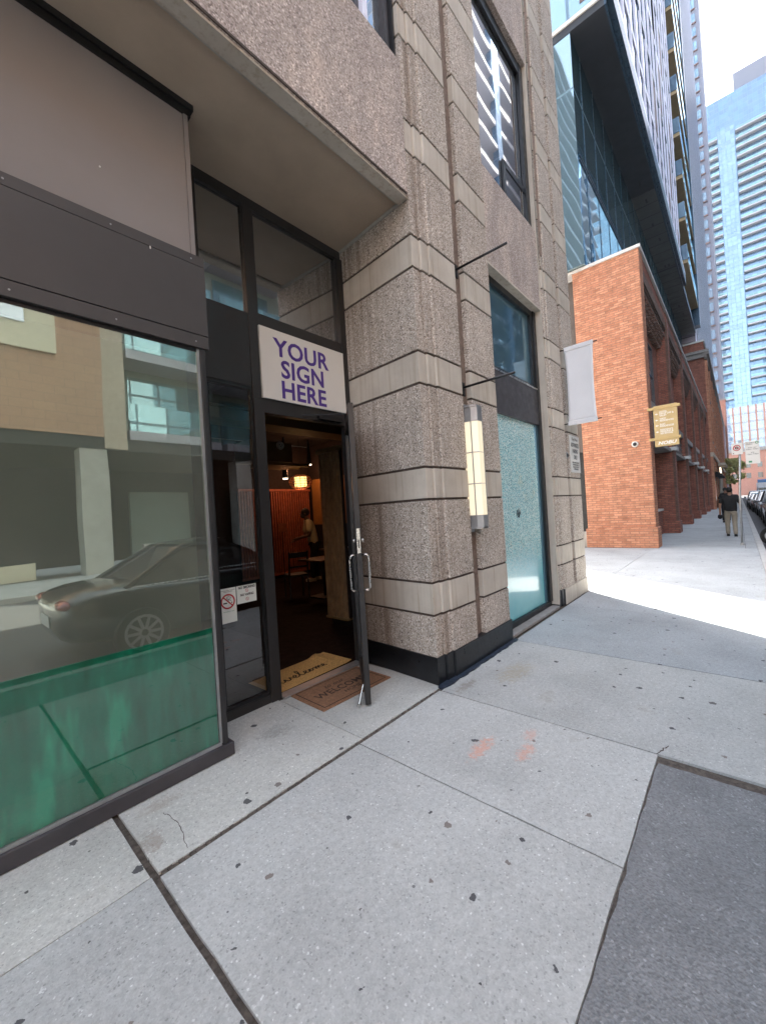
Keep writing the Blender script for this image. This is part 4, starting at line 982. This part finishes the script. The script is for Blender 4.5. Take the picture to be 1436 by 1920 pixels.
# ================================================================== GLASS TOWER OVER THE BRICK BUILDING
def tower_one():
    b = thing('glass_tower', 'dark glass tower overhanging the brick building with white fins and black soffit', 'building')
    YG, YO, ZS, X0, X1 = 3.34, 2.34, 16.9, 14.2, 48.0
    BK = 8.3
    bx('glass_box', 'curtain_teal', b, 14.22, X1, YG, BK, 9.15, ZS - .3)
    m = mb()
    for z in (12.6, 12.75): m.box(14.4, X1, YG - .03, YG, z, z + .05)
    x = 15.2
    m.build('transom', 'fin_blue', b)
    while x < X1:
        mb().box(x, x + .03, YG - .015, YG - .001, 9.15, ZS - .3).build('mullion', 'fin_blue', b); x += 1.55
    sf = mb().box(X0, X1, YO, BK, ZS - .3, ZS).build('soffit', 'soffit_panel', b)
    mb().box(33.2, X1, YO + .02, YG, ZS - .316, ZS - .302).build('soffit_panel', 'soffit_grey', sf); mb().box(24, 33, YO + .02, YG, ZS - .316, ZS - .302).build('soffit_panel', 'soffit_grey', sf)
    x = 24
    while x < X1: mb().box(x, x + .05, YO + .02, YG, ZS - .32, ZS - .317).build('seam', 'ink', sf); x += 1.1
    for x, y in ((23, 2.8), (24.6, 2.75), (27, 2.8), (28.8, 2.7), (32.4, 2.65), (32.4, 2.85), (40, 2.8), (42, 2.7), (43.5, 2.8)): mb().box(x, x + .35, y, y + .08, ZS - .324, ZS - .3205).build('downlight', 'ink', sf)
    mb().box(X0 - .03, X1, YO - .06, YO - .001, ZS - .34, ZS + .05).build('edge_trim', 'fin_blue', sf)
    mb().box(X0 - .05, X0 - .001, YO - .06, BK, ZS - .06, ZS + .06).build('edge_trim', 'coping', sf)
    H = 56
    bx('facade', 'curtain_front', b, X0, 37.0, YO, BK, ZS + .001, H)
    # near end: copper panels
    bx('end_glazing', 'curtain_light', b, X0 - .01, X0 - .001, YO, BK, ZS + .1, H)
    for z in [ZS + .3 + 3.3 * i for i in range(8)]: mb().box(X0 - .03, X0 - .011, 2.5, 3.0, z, z + 2.4).build('copper_panel', 'copper_panel', b)
    # white + dark fins, staggered
    rnd = random.Random(3); x = X0 + .1; k = 0
    while x < 37.0:
        mt = 'fin_white' if k % 2 == 0 else 'fin_blue'; dp = .07 if k % 2 == 0 else .02
        mb().box(x, x + (.12 if k % 2 == 0 else .10), YO - dp, YO - .001, ZS + .76, H).build('fin', mt, b); x += 1.2 if k % 2 == 0 else .35; k += 1
    mb().box(X0 - .04, 37, YO - .22, YO - .0605, ZS - .2, ZS + .45).build('edge_beam', 'fin_blue', b); mb().box(X0 - .03, 37, YO - .21, YO - .0605, ZS + .451, ZS + .75).build('edge_beam', 'fin_white', b)
    for i in range(11):
        z = ZS + 3.3 * (i + 1); mb().box(X0 - .015, 37, YO - .04, YO - .0015, z, z + .28).build('floor_band', 'fin_blue' if i % 2 else 'fin_white', b)
    rnd = random.Random(11)
    for i in range(34):
        z = ZS + .4 + 3.3 * rnd.randint(0, 10); x = X0 + .4 + 1.55 * rnd.randint(0, 13); mb().box(x, x + 1.0, YO - .05, YO - .002, z, z + 2.6).build('infill_panel', 'copper_panel', b)
    # recessed balcony stack
    bx('balcony_wall', 'curtain_light', b, 37.0, 47.0, 3.2, BK, ZS + .002, H)
    for i in range(12):
        z = ZS + 3.1 * i + 1.5
        bl = mb().box(37.2, 46.9, 1.95, 3.2, z, z + .25).build('balcony', 'tan_soffit', b); r = mb(); r.box(37.2, 46.9, 1.95, 1.97, z + .25, z + 1.3); r.build('railing', 'curtain_light', bl); r = mb(); r.box(37.15, 37.2, 1.93, 3.2, z + .25, z + 1.35); r.build('railing', 'curtain_light', bl)
    bx('party_wall', 'fin_blue', b, 47.0, 47.99, 1.9, BK, ZS, H)
tower_one()
def tower_two():
    b = thing('finned_tower', 'tall striped tower of dark glass and white vertical fins beyond the balconies', 'building')
    bx('core', 'curtain_front', b, 48.6, 70, 2.36, 9, 16.0, 72); bx('core', 'curtain_front', b, 70.001, 92, 2.36, 9, 15.8, 94)
    x = 48.7; k = 0
    while x < 92:
        mb().box(x, x + .28, 2.36 - .12, 2.359, 15.9, 72 if x < 70 else 94).build('fin', 'fin_white' if k % 2 == 0 else 'fin_blue', b); x += 1.15; k += 1
    b = thing('grey_tower', 'pale blue grey tower with one stack of square windows behind the finned tower', 'building')
    bx('wall', 'grey_wall', b, 115, 135, 1.5, 12, 0, 125)
    for i in range(36):
        z = 14 + i * 3.02; w = mb().box(114.9, 114.999, 2.15, 3.35, z, z + 1.9).build('window', 'curtain_light', b); mb().box(114.7, 114.999, 2.05, 3.4, z - .28, z - .05).build('sill', 'copper_panel', w)
    b = thing('narrow_brick_block', 'narrow pinkish brick block at the end of the warehouse row', 'building')
    bx('wall', 'brick_pink', b, 112, 114.5, 1.2, 3, 0, 21); bx('coping', 'stone_trim', b, 111.9, 114.5, 1.1, 3, 21, 21.3); bx('stair_strip', 'grey_wall', b, 104, 111.8, 1.55, 3, 0, 15.5)
tower_two()
def second_brick():
    b = thing('cornice_building', 'taller dark red brick building with stone cornice beyond the warehouse', 'building')
    bx('wall', 'brick_red', b, 48.01, 103, 1.8, 9, 0, 15.6); bx('coping', 'coping', b, 47.95, 103, 1.72, 9, 15.6, 15.75)
    c = mb(); c.box(47.7, 103, 1.45, 1.8, 14.3, 14.75); c.box(47.85, 103, 1.6, 1.8, 13.95, 14.3); c.box(47.6, 48.01, 1.45, 4.4, 14.5, 14.75); c.box(47.75, 48.01, 1.6, 3.8, 14.1, 14.5); c.build('cornice', 'stone_trim', b)
    for i in range(11):
        x = 49.5 + i * 4.8
        for z, h in ((6.5, 2.8), (10.4, 2.8)):
            w = mb().box(x, x + 1.7, 1.7, 1.799, z, z + h).build('window', 'window_dark', b); mb().box(x - .1, x + 1.8, 1.62, 1.799, z - .15, z - .001).build('sill', 'stone_trim', w)
        mb().box(x - 1.4, x - .7, 1.6, 1.799, 0, 13.9).build('pilaster', 'brick_orange', b)
        mb().box(x, x + 2.4, 1.65, 1.799, .8, 4.4).build('shop_window', 'window_dark', b)
    bx('belt', 'stucco_light', b, 48.01, 103, 1.55, 1.799, 4.9, 5.3); bx('canopy', 'stucco_light', b, 57, 66, .9, 1.54, 4.5, 4.75)
    bx('lit_panel', 'stucco_light', b, 60, 70, 1.5, 1.6, 1.2, 4.4)
    l = thing('facade_lamp', 'glowing wall light under the canopy of the far brick front', 'lamp', loc=(60, 1.4, 4.2)); mb().box(0, .5, 0, .1, -.5, .2).build('lens', 'lit_facade', l); mb().box(-.05, .55, -.02, .12, .2, .26).build('cap', 'black_metal', l)
    p = thing('planter', 'dark square planter box against the far brick wall', 'planter', loc=(52.5, 1.2, 0)); mb().box(-.6, .6, -.35, .35, 0, .95).build('box', 'planter_dark', p, bevel=.03); mb().box(-.5, .5, -.28, .28, .95, .98).build('soil', 'bark', p)
    for i in range(2):
        p = thing('window_awning', ('dark rounded awning, nearer of two on the far brick front', 'dark rounded awning, farther of two on the far brick front')[i], 'awning', 'dark awnings on the far front', loc=(50.5 + i * 6, 1.6, 3.1))
        m = mb(); m.prism([(0, 0), (0, .5), (-.3, .4), (-.5, .2), (-.55, 0)], 0, 2.6, 'yz'); m.build('canvas', 'cloth_black', p); mb().tube([(0, 0, .0), (0, -.55, .0)], .02, 6).build('bracket', 'black_metal', p)
second_brick()
def blue_tower():
    X = 190
    b = thing('blue_tower', 'tall blue glass apartment tower with rows of pale balconies closing the street', 'building')
    bx('curtain_wall', 'curtain_blue', b, X, X + 25, -60, 22, 31, 137); bx('parapet', 'curtain_blue', b, X, X + 25, -60, 22, 137.001, 140); bx('penthouse', 'grey_wall', b, X + 4, X + 20, -50, -5.5, 140, 149)
    bx('glass_strip', 'curtain_light', b, X - 1.2, X, -4.8, -.5, 31, 128)
    bx('glass_strip', 'curtain_light', b, X - 1.0, X, -60, -13.8, 31, 128)
    bx('glass_strip', 'curtain_light', b, X - .5, X, 2.4, 9, 31, 125)
    n = 31
    for i in range(n):
        z = 34 + 3.05 * i
        for y0, y1 in ((-13.4, -5.1), (-.3, 2.3)):
            bl = mb().box(X - 1.5, X - .001, y0, y1, z, z + .38).build('balcony', 'white_slab', b)
            if i < 18 or 1: mb().box(X - 1.48, X - 1.44, y0, y1, z + .38, z + 1.2).build('railing', 'glass_cyan', bl)
    # lower brick-framed storeys
    bx('podium_glass', 'curtain_opp', b, X - 1.2, X + 25, -60, 22, 16, 31)
    for y in range(-14, 8): mb().box(X - 1.5, X - 1.201, y * 2.0, y * 2.0 + .45, 16, 31).build('brick_strip', 'brick_pink', b)
    for z in range(5): mb().box(X - 1.4, X - 1.202, -30, 22, 16 + z * 3.05, 16.35 + z * 3.05).build('floor_band', 'white_slab', b)
    p = thing('podium_building', 'pale pink brick low building with arched dark openings at the street end', 'building')
    bx('wall', 'brick_pink', p, X - 6, X - 1.6, -60, 22, 0, 14.8); bx('cornice', 'stone_trim', p, X - 6.5, X - 1.6, -60, 22, 14.8, 15.9)
    for y in (4.4, 1.4, -2.1, -5.0):
        for z in (5.8, 9.3): mb().box(X - 6.06, X - 6.001, y - 1.3, y - .1, z, z + 1.7).build('window', 'window_car', p)
    pts = [(-15.5, 0), (-15.5, 8.6)] + [(-15.5 + 7.5 * t / 8, 8.6 + 1.1 * math.sin(t / 8 * math.pi)) for t in range(1, 8)] + [(-8, 8.6), (-8, 0)]
    mb().prism(pts, X - 6.08, X - 6.002, 'yz').build('arched_opening', 'window_car', p); mb().box(X - 6.6, X - 6.09, -16, -7.6, 4.6, 5.2).build('canopy', 'white_slab', p)
blue_tower()

# ================================================================== STREET THINGS
def sign_pole():
    s = thing('street_sign_pole', 'galvanized pole with two white parking regulation signs beside the walking man', 'sign', loc=(15.43, 0, 0))
    mb().tube([(0, 0, 0), (0, -.02, 1.5), (0, -.09, 3.0)], .028, 10).build('pole', 'galv', s, smooth=True); mb().tube([(0, 0, 0), (0, 0, .06)], .05, 10).build('base_collar', 'galv', s)
    x = -.04
    a = mb().box(x - .006, x, -.14, .10, 2.60, 2.93).build('prohibition_sign', 'white_sign', s, bevel=.002)
    mb().disc_x(x - .008, -.015, 2.79, .085, .062).build('red_ring', 'red_ink', a); mb().disc_x(x - .008, -.015, 2.79, .042, .018).build('letter', 'ink', a)
    q = mb(); q.prism([(.045, 2.845), (.055, 2.835), (-.075, 2.735), (-.085, 2.745)], x - .0095, x - .0085, 'yz'); q.build('red_bar', 'red_ink', a)
    q = mb(); q.prism([(.08, 2.64), (.05, 2.66), (.05, 2.62)], x - .009, x - .008, 'yz'); q.build('arrow', 'ink', a)
    b = mb().box(x - .006, x, -.49, -.19, 2.30, 2.94).build('parking_sign', 'white_sign', s, bevel=.002)
    text('lettering', 'PAY DISPLAY\nPARKING', .042, (x - .008, -.21, 2.88), 'ink', b, face='-x', align='LEFT', extrude=.0005, sx=.8)
    text('lettering', 'MON - SAT\n8:00am - 9:00pm\n\nSUN\n1:00pm - 9:00pm', .046, (x - .008, -.34, 2.74), 'ink', b, face='-x', extrude=.0005, sx=.8)
    mb().disc_x(x - .009, -.44, 2.885, .036, .018).build('green_ring', 'green_ink', b); mb().box(x - .009, x - .0065, -.32, -.25, 2.335, 2.385).build('green_box', 'green_ink', b)
    m = mb(); m.box(-.035, .0, -.19, -.14, 2.88, 2.91); m.box(-.035, .0, -.19, -.14, 2.66, 2.69); m.build('bracket', 'galv', s)
sign_pole()
def wheel(parent, x, y, r=.32, w=.2, rim='galv', seg=24):
    t = mb(); t.tube([(x, y - w / 2, r), (x, y - w / 2 + .03, r), (x, y + w / 2 - .03, r), (x, y + w / 2, r)], [r * .93, r, r, r * .93], seg)
    o = t.build('wheel', 'tyre', parent); q = mb(); s = -1 if y < 0 else 1; yy = y + s * (w / 2 + .003)
    for k in range(10):
        a = k / 10 * math.pi * 2; c, sn = math.cos(a), math.sin(a)
        p0 = Vector((x, yy, r)); d = Vector((c, 0, sn)); n = Vector((-sn, 0, c)) * .022
        q.quad(p0 + d * .04 - n, p0 + d * r * .66 - n * .8, p0 + d * r * .66 + n * .8, p0 + d * .04 + n)
    for i in range(20):
        a0, a1 = i / 20 * 2 * math.pi, (i + 1) / 20 * 2 * math.pi
        q.quad(*[(x + math.cos(a) * k, yy, r + math.sin(a) * k) for a, k in ((a0, r * .7), (a1, r * .7), (a1, r * .6), (a0, r * .6))])
    q.build('rim', rim, o); return o
def car(name, label, paint, loc, rz, suv=False, L=4.6, W=1.8, group=None):
    """local: front at +X, centre at origin"""
    c = thing(name, label, 'car', group, loc, rz)
    H = 1.62 if suv else 1.43; hw = W / 2; belt = .98 if suv else .90
    # lower body sections: (x, halfwidth, zbottom, ztop)
    st = [(-L / 2, hw * .8, .42, .80 if not suv else .9), (-L / 2 + .08, hw * .93, .30, .90 if not suv else 1.0), (-L / 2 + .5, hw, .22, .98 if not suv else 1.02), (-1.0, hw, .2, belt + .02), (.2, hw, .2, belt), (1.0, hw, .2, belt - .02), (L / 2 - .75, hw * .98, .22, .84 if not suv else .95), (L / 2 - .2, hw * .9, .26, .72 if not suv else .84), (L / 2, hw * .72, .36, .6 if not suv else .7)]
    m = mb(); rows = []
    for x, w, zb, zt in st:
        prof = [(0, zb), (w * .85, zb), (w * .98, zb + .12), (w, (zb + zt) / 2), (w * .97, zt - .1), (w * .88, zt), (w * .4, zt + .025), (0, zt + .03)]
        prof = prof + [(-y, z) for y, z in prof[-2:0:-1]]
        rows.append([m.bm.verts.new((x, y, z)) for y, z in prof])
    for a, b in zip(rows, rows[1:]):
        n = len(a)
        for i in range(n): m._f([a[i], a[(i + 1) % n], b[(i + 1) % n], b[i]])
    m._f(rows[0][::-1]); m._f(rows[-1])
    o = m.build('body', paint, c, smooth=True); o.modifiers.new('sub', 'SUBSURF').render_levels = 1
    # cabin glass + roof
    xr, xf = (-L / 2 + (.3 if suv else .75)), .95 if not suv else 1.05
    g = mb(); r0 = [(xr, hw * .84, belt), (xr + (.25 if suv else .75), hw * .66, H - .06), (-.1, hw * .68, H - .02), (xf - .8, hw * .64, H - .06), (xf + .1, hw * .84, belt)]
    rows = []
    for x, w, z in r0: rows.append((x, w, z))
    def sec(x, w, z, w0=hw * .86): return [g.bm.verts.new(p) for p in ((x, -w, z), (x, w, z))]
    base = [g.bm.verts.new((x, s * hw * .86, belt - .01)) for x in (xr - .02, xf + .12) for s in (-1, 1)]
    T = [[g.bm.verts.new((x, s * w, z)) for s in (-1, 1)] for x, w, z in r0[1:4]]
    g._f([base[0], base[1], T[0][1], T[0][0]]); g._f([base[2], base[3], T[2][1], T[2][0]])
    for s in (0, 1): g._f([base[s], T[0][s], T[1][s], T[2][s], base[2 + s]])
    g._f([T[0][0], T[1][0], T[1][1], T[0][1]]); g._f([T[1][0], T[2][0], T[2][1], T[1][1]])
    g.build('windows', 'window_car', c)
    rf = mb()
    for s in (-1, 1):
        path = [(xr - .05, s * hw * .87, belt)] + [(x, s * (w + .01), z + .01) for x, w, z in r0[1:4]] + [(xf + .14, s * hw * .87, belt)]
        rf.tube(path, .035, 6); rf.tube([(-.15, s * hw * .87, belt), (-.2, s * (hw * .68), H - .04)], .03, 6)
    ys = r0[1:4]; q = mb()
    for a, b in zip(ys, ys[1:]):
        rf.quad((a[0], -a[1], a[2] + .03), (a[0], a[1], a[2] + .03), (b[0], b[1], b[2] + .03), (b[0], -b[1], b[2] + .03))
    rf.build('roof', paint, c)
    for s in (-1, 1): mb().tube([(xr, s * (hw * .885), belt + .005), (xf, s * (hw * .885), belt + .0)], .012, 5).build('window_trim', 'steel', c)
    for s in (-1, 1):
        h = mb(); h.ell((L / 2 - .17, s * hw * .66, .66 if not suv else .77), .14, .2, .075, 12, 6); h.build('headlight', 'head_light', c, smooth=True)
        h = mb(); h.ell((-L / 2 + .08, s * hw * .68, .8 if not suv else .95), .08, .22, .07, 12, 6); h.build('tail_light', 'tail_red', c, smooth=True)
        h = mb(); h.ell((.72, s * (hw + .1), belt + .06), .07, .1, .065, 10, 6); h.build('mirror', paint, c, smooth=True)
        for x in (L / 2 - .85, -L / 2 + .85): wheel(c, x, s * (hw - .1), .33 if not suv else .36, .2)
    mb().box(L / 2 - .06, L / 2 + .005, -hw * .45, hw * .45, .36, .56 if not suv else .62).build('grille', 'ink', c, bevel=.01)
    mb().box(-L / 2 - .005, -L / 2 + .02, -.26, .26, .5, .64).build('plate', 'white_sign', c)
    return c
RZ = -.13
car('sedan', 'black sedan parked at the kerb outside the shop, seen mirrored in its window', 'paint_black', (3.35, -1.52, RZ), 0, L=4.8, W=1.82)
PR = 'cars parked along the kerb ahead'
car('suv', 'silver grey hatchback first in the row of cars parked up the kerb', 'paint_silver', (26.2, -1.72, RZ), R(180), True, group=PR)
car('suv', 'dark grey sport utility second in the parked row', 'paint_grey', (31.9, -1.75, RZ), R(180), True, group=PR)
car('suv', 'white sport utility third in the parked row', 'paint_white', (37.7, -1.7, RZ), R(180), True, group=PR)
car('sedan', 'black saloon fourth in the parked row', 'paint_black', (43.6, -1.6, RZ), R(180), group=PR)
car('sedan', 'silver saloon fifth in the parked row', 'paint_silver', (49.5, -1.5, RZ), R(180), group=PR)
car('suv', 'dark sport utility sixth in the parked row', 'paint_grey', (55.5, -1.45, RZ), R(180), True, group=PR)
car('suv', 'white van-like car far up the street beyond the parked row', 'paint_white', (98, -3.3, RZ), R(180), True, L=5.2, W=2.1)
def truck():
    t = thing('box_truck', 'distant white box truck with a blue roof beyond the parked cars', 'truck', loc=(120, -4.2, RZ))
    mb().box(1.5, 7, -1.2, 1.2, .8, 3.3).build('cargo_box', 'paint_white', t, bevel=.05); mb().box(0, 1.45, -1.1, 1.1, .5, 2.4).build('cab', 'paint_white', t, bevel=.1); mb().box(1.6, 4, -1.0, 1.0, 3.3, 4.0).build('roof_unit', 'paint_blue', t, bevel=.1)
    mb().box(-.02, .0, -.95, .95, 1.4, 2.1).build('windscreen', 'window_car', t); mb().box(-.03, 0, -.8, .8, .6, 1.1).build('grille', 'ink', t)
    for x in (.8, 5.6):
        for s in (-1, 1): wheel(t, x, s * 1.05, .45, .25)
truck()
def scooter():
    s = thing('motor_scooter', 'black motor scooter parked nose to the kerb at the right edge', 'motorcycle', loc=(16.7, -.69, RZ), rz=R(90))
    # local: front at +X toward the kerb
    def wl(x):
        m = mb(); n = 28; r, t = .225, .055; rows = []
        for i in range(n):
            a = i / n * 2 * math.pi; c = Vector((x + math.cos(a) * r, 0, .28 + math.sin(a) * r)); d = Vector((math.cos(a), 0, math.sin(a)))
            rows.append([m.bm.verts.new(c + d * math.cos(b) * t + Vector((0, 1, 0)) * math.sin(b) * t) for b in [k / 8 * 2 * math.pi for k in range(8)]])
        for i in range(n):
            for k in range(8): m._f([rows[i][k], rows[i][(k + 1) % 8], rows[(i + 1) % n][(k + 1) % 8], rows[(i + 1) % n][k]])
        o = m.build('wheel', 'tyre', s, smooth=True); q = mb(); q.tube([(x, -.03, .28), (x, .03, .28)], [.17, .17], 20); q.build('rim', 'galv', o)
    wl(0); wl(-1.25)
    m = mb(); m.tube([(.0, .07, .28), (-.14, .06, .75), (-.2, .0, 1.02)], .025, 8); m.tube([(.0, -.07, .28), (-.14, -.06, .75)], .025, 8); m.build('fork', 'black_metal', s)
    m = mb(); m.tube([(-.2, -.32, 1.05), (-.14, -.1, 1.03), (-.14, .1, 1.03), (-.2, .32, 1.05)], .016, 8); m.tube([(-.1, .3, 1.03), (.02, .36, .98)], .008, 5); m.build('handlebar', 'black_metal', s)
    m = mb(); m.ell((-.08, 0, .62), .2, .12, .12, 12, 7); m.tube([(-.2, 0, .8), (-.35, 0, .4), (-.75, 0, .32), (-.95, 0, .55), (-1.3, 0, .7)], [.14, .13, .16, .2, .12], 12); m.ell((0, 0, .56), .17, .07, .06, 12, 6); m.build('fairing', 'paint_black', s, smooth=True)
    m = mb(); m.ell((-.95, 0, .8), .42, .14, .07, 14, 6); m.build('seat', 'cloth_black', s, smooth=True); m = mb(); m.ell((-.02, 0, .86), .07, .08, .07, 12, 6); m.build('headlight', 'head_light', s, smooth=True)
    for k in (-1, 1): m = mb(); m.tube([(-.18, k * .2, 1.04), (-.14, k * .28, 1.2)], .006, 5); m.ell((-.14, k * .29, 1.22), .02, .06, .04, 10, 5); m.build('mirror', 'black_metal', s)
scooter()
def tree(x, y, h, lab, seed, r=2.0):
    rnd = random.Random(seed); t = thing('street_tree', lab, 'tree', loc=(x, y, 0))
    tr = mb(); tr.tube([(0, 0, 0), (.1, 0, h * .35), (.05, .1, h * .6), (0, 0, h * .85)], [.16, .12, .08, .03], 8)
    for k in range(6):
        a = rnd.uniform(0, 6.28); z = h * rnd.uniform(.35, .6); tr.tube([(.05, 0, z), (math.cos(a) * r * .4, math.sin(a) * r * .4, z + h * .15), (math.cos(a) * r * .75, math.sin(a) * r * .75, z + h * .25)], [.06, .04, .015], 5)
    tr.build('trunk', 'bark', t)
    c = mb()
    cl = [(Vector((rnd.gauss(0, .5) * r, rnd.gauss(0, .5) * r, h * rnd.uniform(.45, 1))), rnd.uniform(.35, .7)) for _ in range(46)]
    for ctr, rr in cl:
        for _ in range(70):
            p = ctr + Vector((rnd.gauss(0, 1), rnd.gauss(0, 1), rnd.gauss(0, 1))).normalized() * rr * rnd.uniform(.4, 1)
            a = Vector((rnd.gauss(0, 1), rnd.gauss(0, 1), rnd.gauss(0, 1))).normalized() * .17; b = a.orthogonal().normalized() * .13
            c.quad(p - a, p - b, p + a, p + b)
    c.build('crown', 'foliage', t)
tree(93, 1.0, 7.0, 'small light green street tree at the far end of the pavement', 4, 2.2)

# ================================================================== OPPOSITE SIDE OF THE STREET (seen in the glass)
def opposite():
    b = thing('opposite_building', 'peach brick and cream building across the street, mirrored in the shop window', 'building')
    Y = -12.0
    bx('upper_wall', 'brick_peach', b, -20, 4.4, -18, Y, 5.0, 12.0)
    bx('upper_wall', 'stucco_light', b, 4.4, 5.1, -18, Y + .02, 4.6, 12.0)
    bx('soffit', 'garage_dark', b, -20, 30, -18, Y - .05, 4.55, 4.999); bx('garage_wall', 'garage_dark', b, -20, 30, -18.4, -18, 0, 5.0)
    for x in (-9, -2.8, 3.6, 10, 16.4): bx('column', 'opp_concrete', b, x, x + .85, Y - .85, Y - .06, 0, 4.55)
    for x in (-6, 6.0, 12): bx('inner_wall', 'backing', b, x, x + 2.6, -15.5, -15.3, 0, 3.2)
    bx('low_wall', 'opp_concrete', b, 5.5, 9, Y - .4, Y - .2, 0, .9); bx('low_wall', 'cream_panel', b, -3, 2.4, -13.2, -13, 0, .55)
    for x in (-13, -6.5, 0.2):
        mb().box(x - .2, x + 2.9, Y + .001, Y + .09, 7.7, 11.0).build('window_surround', 'cream_panel', b); w = mb().box(x, x + 2.1, Y + .091, Y + .12, 8.5, 10.8).build('window', 'window_dark', b)
    # balconies bays
    bx('balcony_wall', 'backing', b, 5.1, 30, -18, -13.4, 5.0, 26)
    for k in range(6):
        z = 5.0 + 3.1 * k
        for x in (5.2, 9.6, 14.0, 18.4, 22.8):
            s = mb().box(x, x + 4.1, -13.4, Y, z + .0, z + .35).build('balcony', 'white_slab', b); mb().box(x + .05, x + 4.0, Y - .06, Y - .04, z + .35, z + 1.35).build('railing', 'glass_cyan', s)
            mb().box(x + .4, x + 3.6, -13.39, -13.35, z + .4, z + 2.8).build('window', 'glass_cyan', s)
    bx('upper_block', 'brick_peach', b, -20, 4.4, -18, -12.6, 12.01, 15.0)
    o = thing('opposite_tower', 'tall banded glass tower across the street mirrored in the upper windows', 'building')
    bx('curtain_wall', 'curtain_opp', o, 38, 112, -40, -17, 0, 88)
    for k in range(27): mb().box(37.8, 112, -17.0 + .001, -15.8, 5 + k * 3.1, 5.5 + k * 3.1).build('balcony_band', 'white_slab', o)
    for x in range(40, 112, 8): mb().box(x, x + 1.4, -16.4, -15.7, 0, 87).build('pier', 'curtain_blue', o)
    p = thing('utility_pole', 'wooden utility pole across the street mirrored in the side light', 'pole', loc=(9.5, -9.2, 0)); mb().tube([(0, 0, 0), (0, 0, 9)], [.15, .11], 10).build('post', 'bark', p); mb().box(-.02, .9, -.04, .04, 8.2, 8.35).build('crossarm', 'bark', p)
opposite()

def rear_tower():
    o = thing('rear_glass_tower', 'blue glass balcony tower rising behind the stone building, mirrored in the teal glass end wall', 'building')
    bx('curtain_wall', 'curtain_light', o, -60, -8, 20, 40, 0, 75)
    for k in range(24): mb().box(-60, -6.8, 18.8, 19.999, 4 + k * 3.05, 4.4 + k * 3.05).build('balcony_band', 'white_slab', o)
rear_tower()

# ------------------------------------------------------------------ air
m = bpy.data.materials.new('haze'); m.use_nodes = True; nt = m.node_tree; nt.nodes.remove(nt.nodes['Principled BSDF'])
pv = nt.nodes.new('ShaderNodeVolumePrincipled'); pv.inputs['Color'].default_value = (.93, .96, 1, 1); pv.inputs['Density'].default_value = .00022; pv.inputs['Anisotropy'].default_value = .3
nt.links.new(pv.outputs[0], nt.nodes['Material Output'].inputs['Volume']); MATS['haze'] = m
hz = mb().box(-210, 410, -260, 260, -1.5, 160).build('haze', 'haze'); hz['kind'] = 'stuff'; hz['label'] = 'thin pale city haze over the street'; hz['category'] = 'haze'
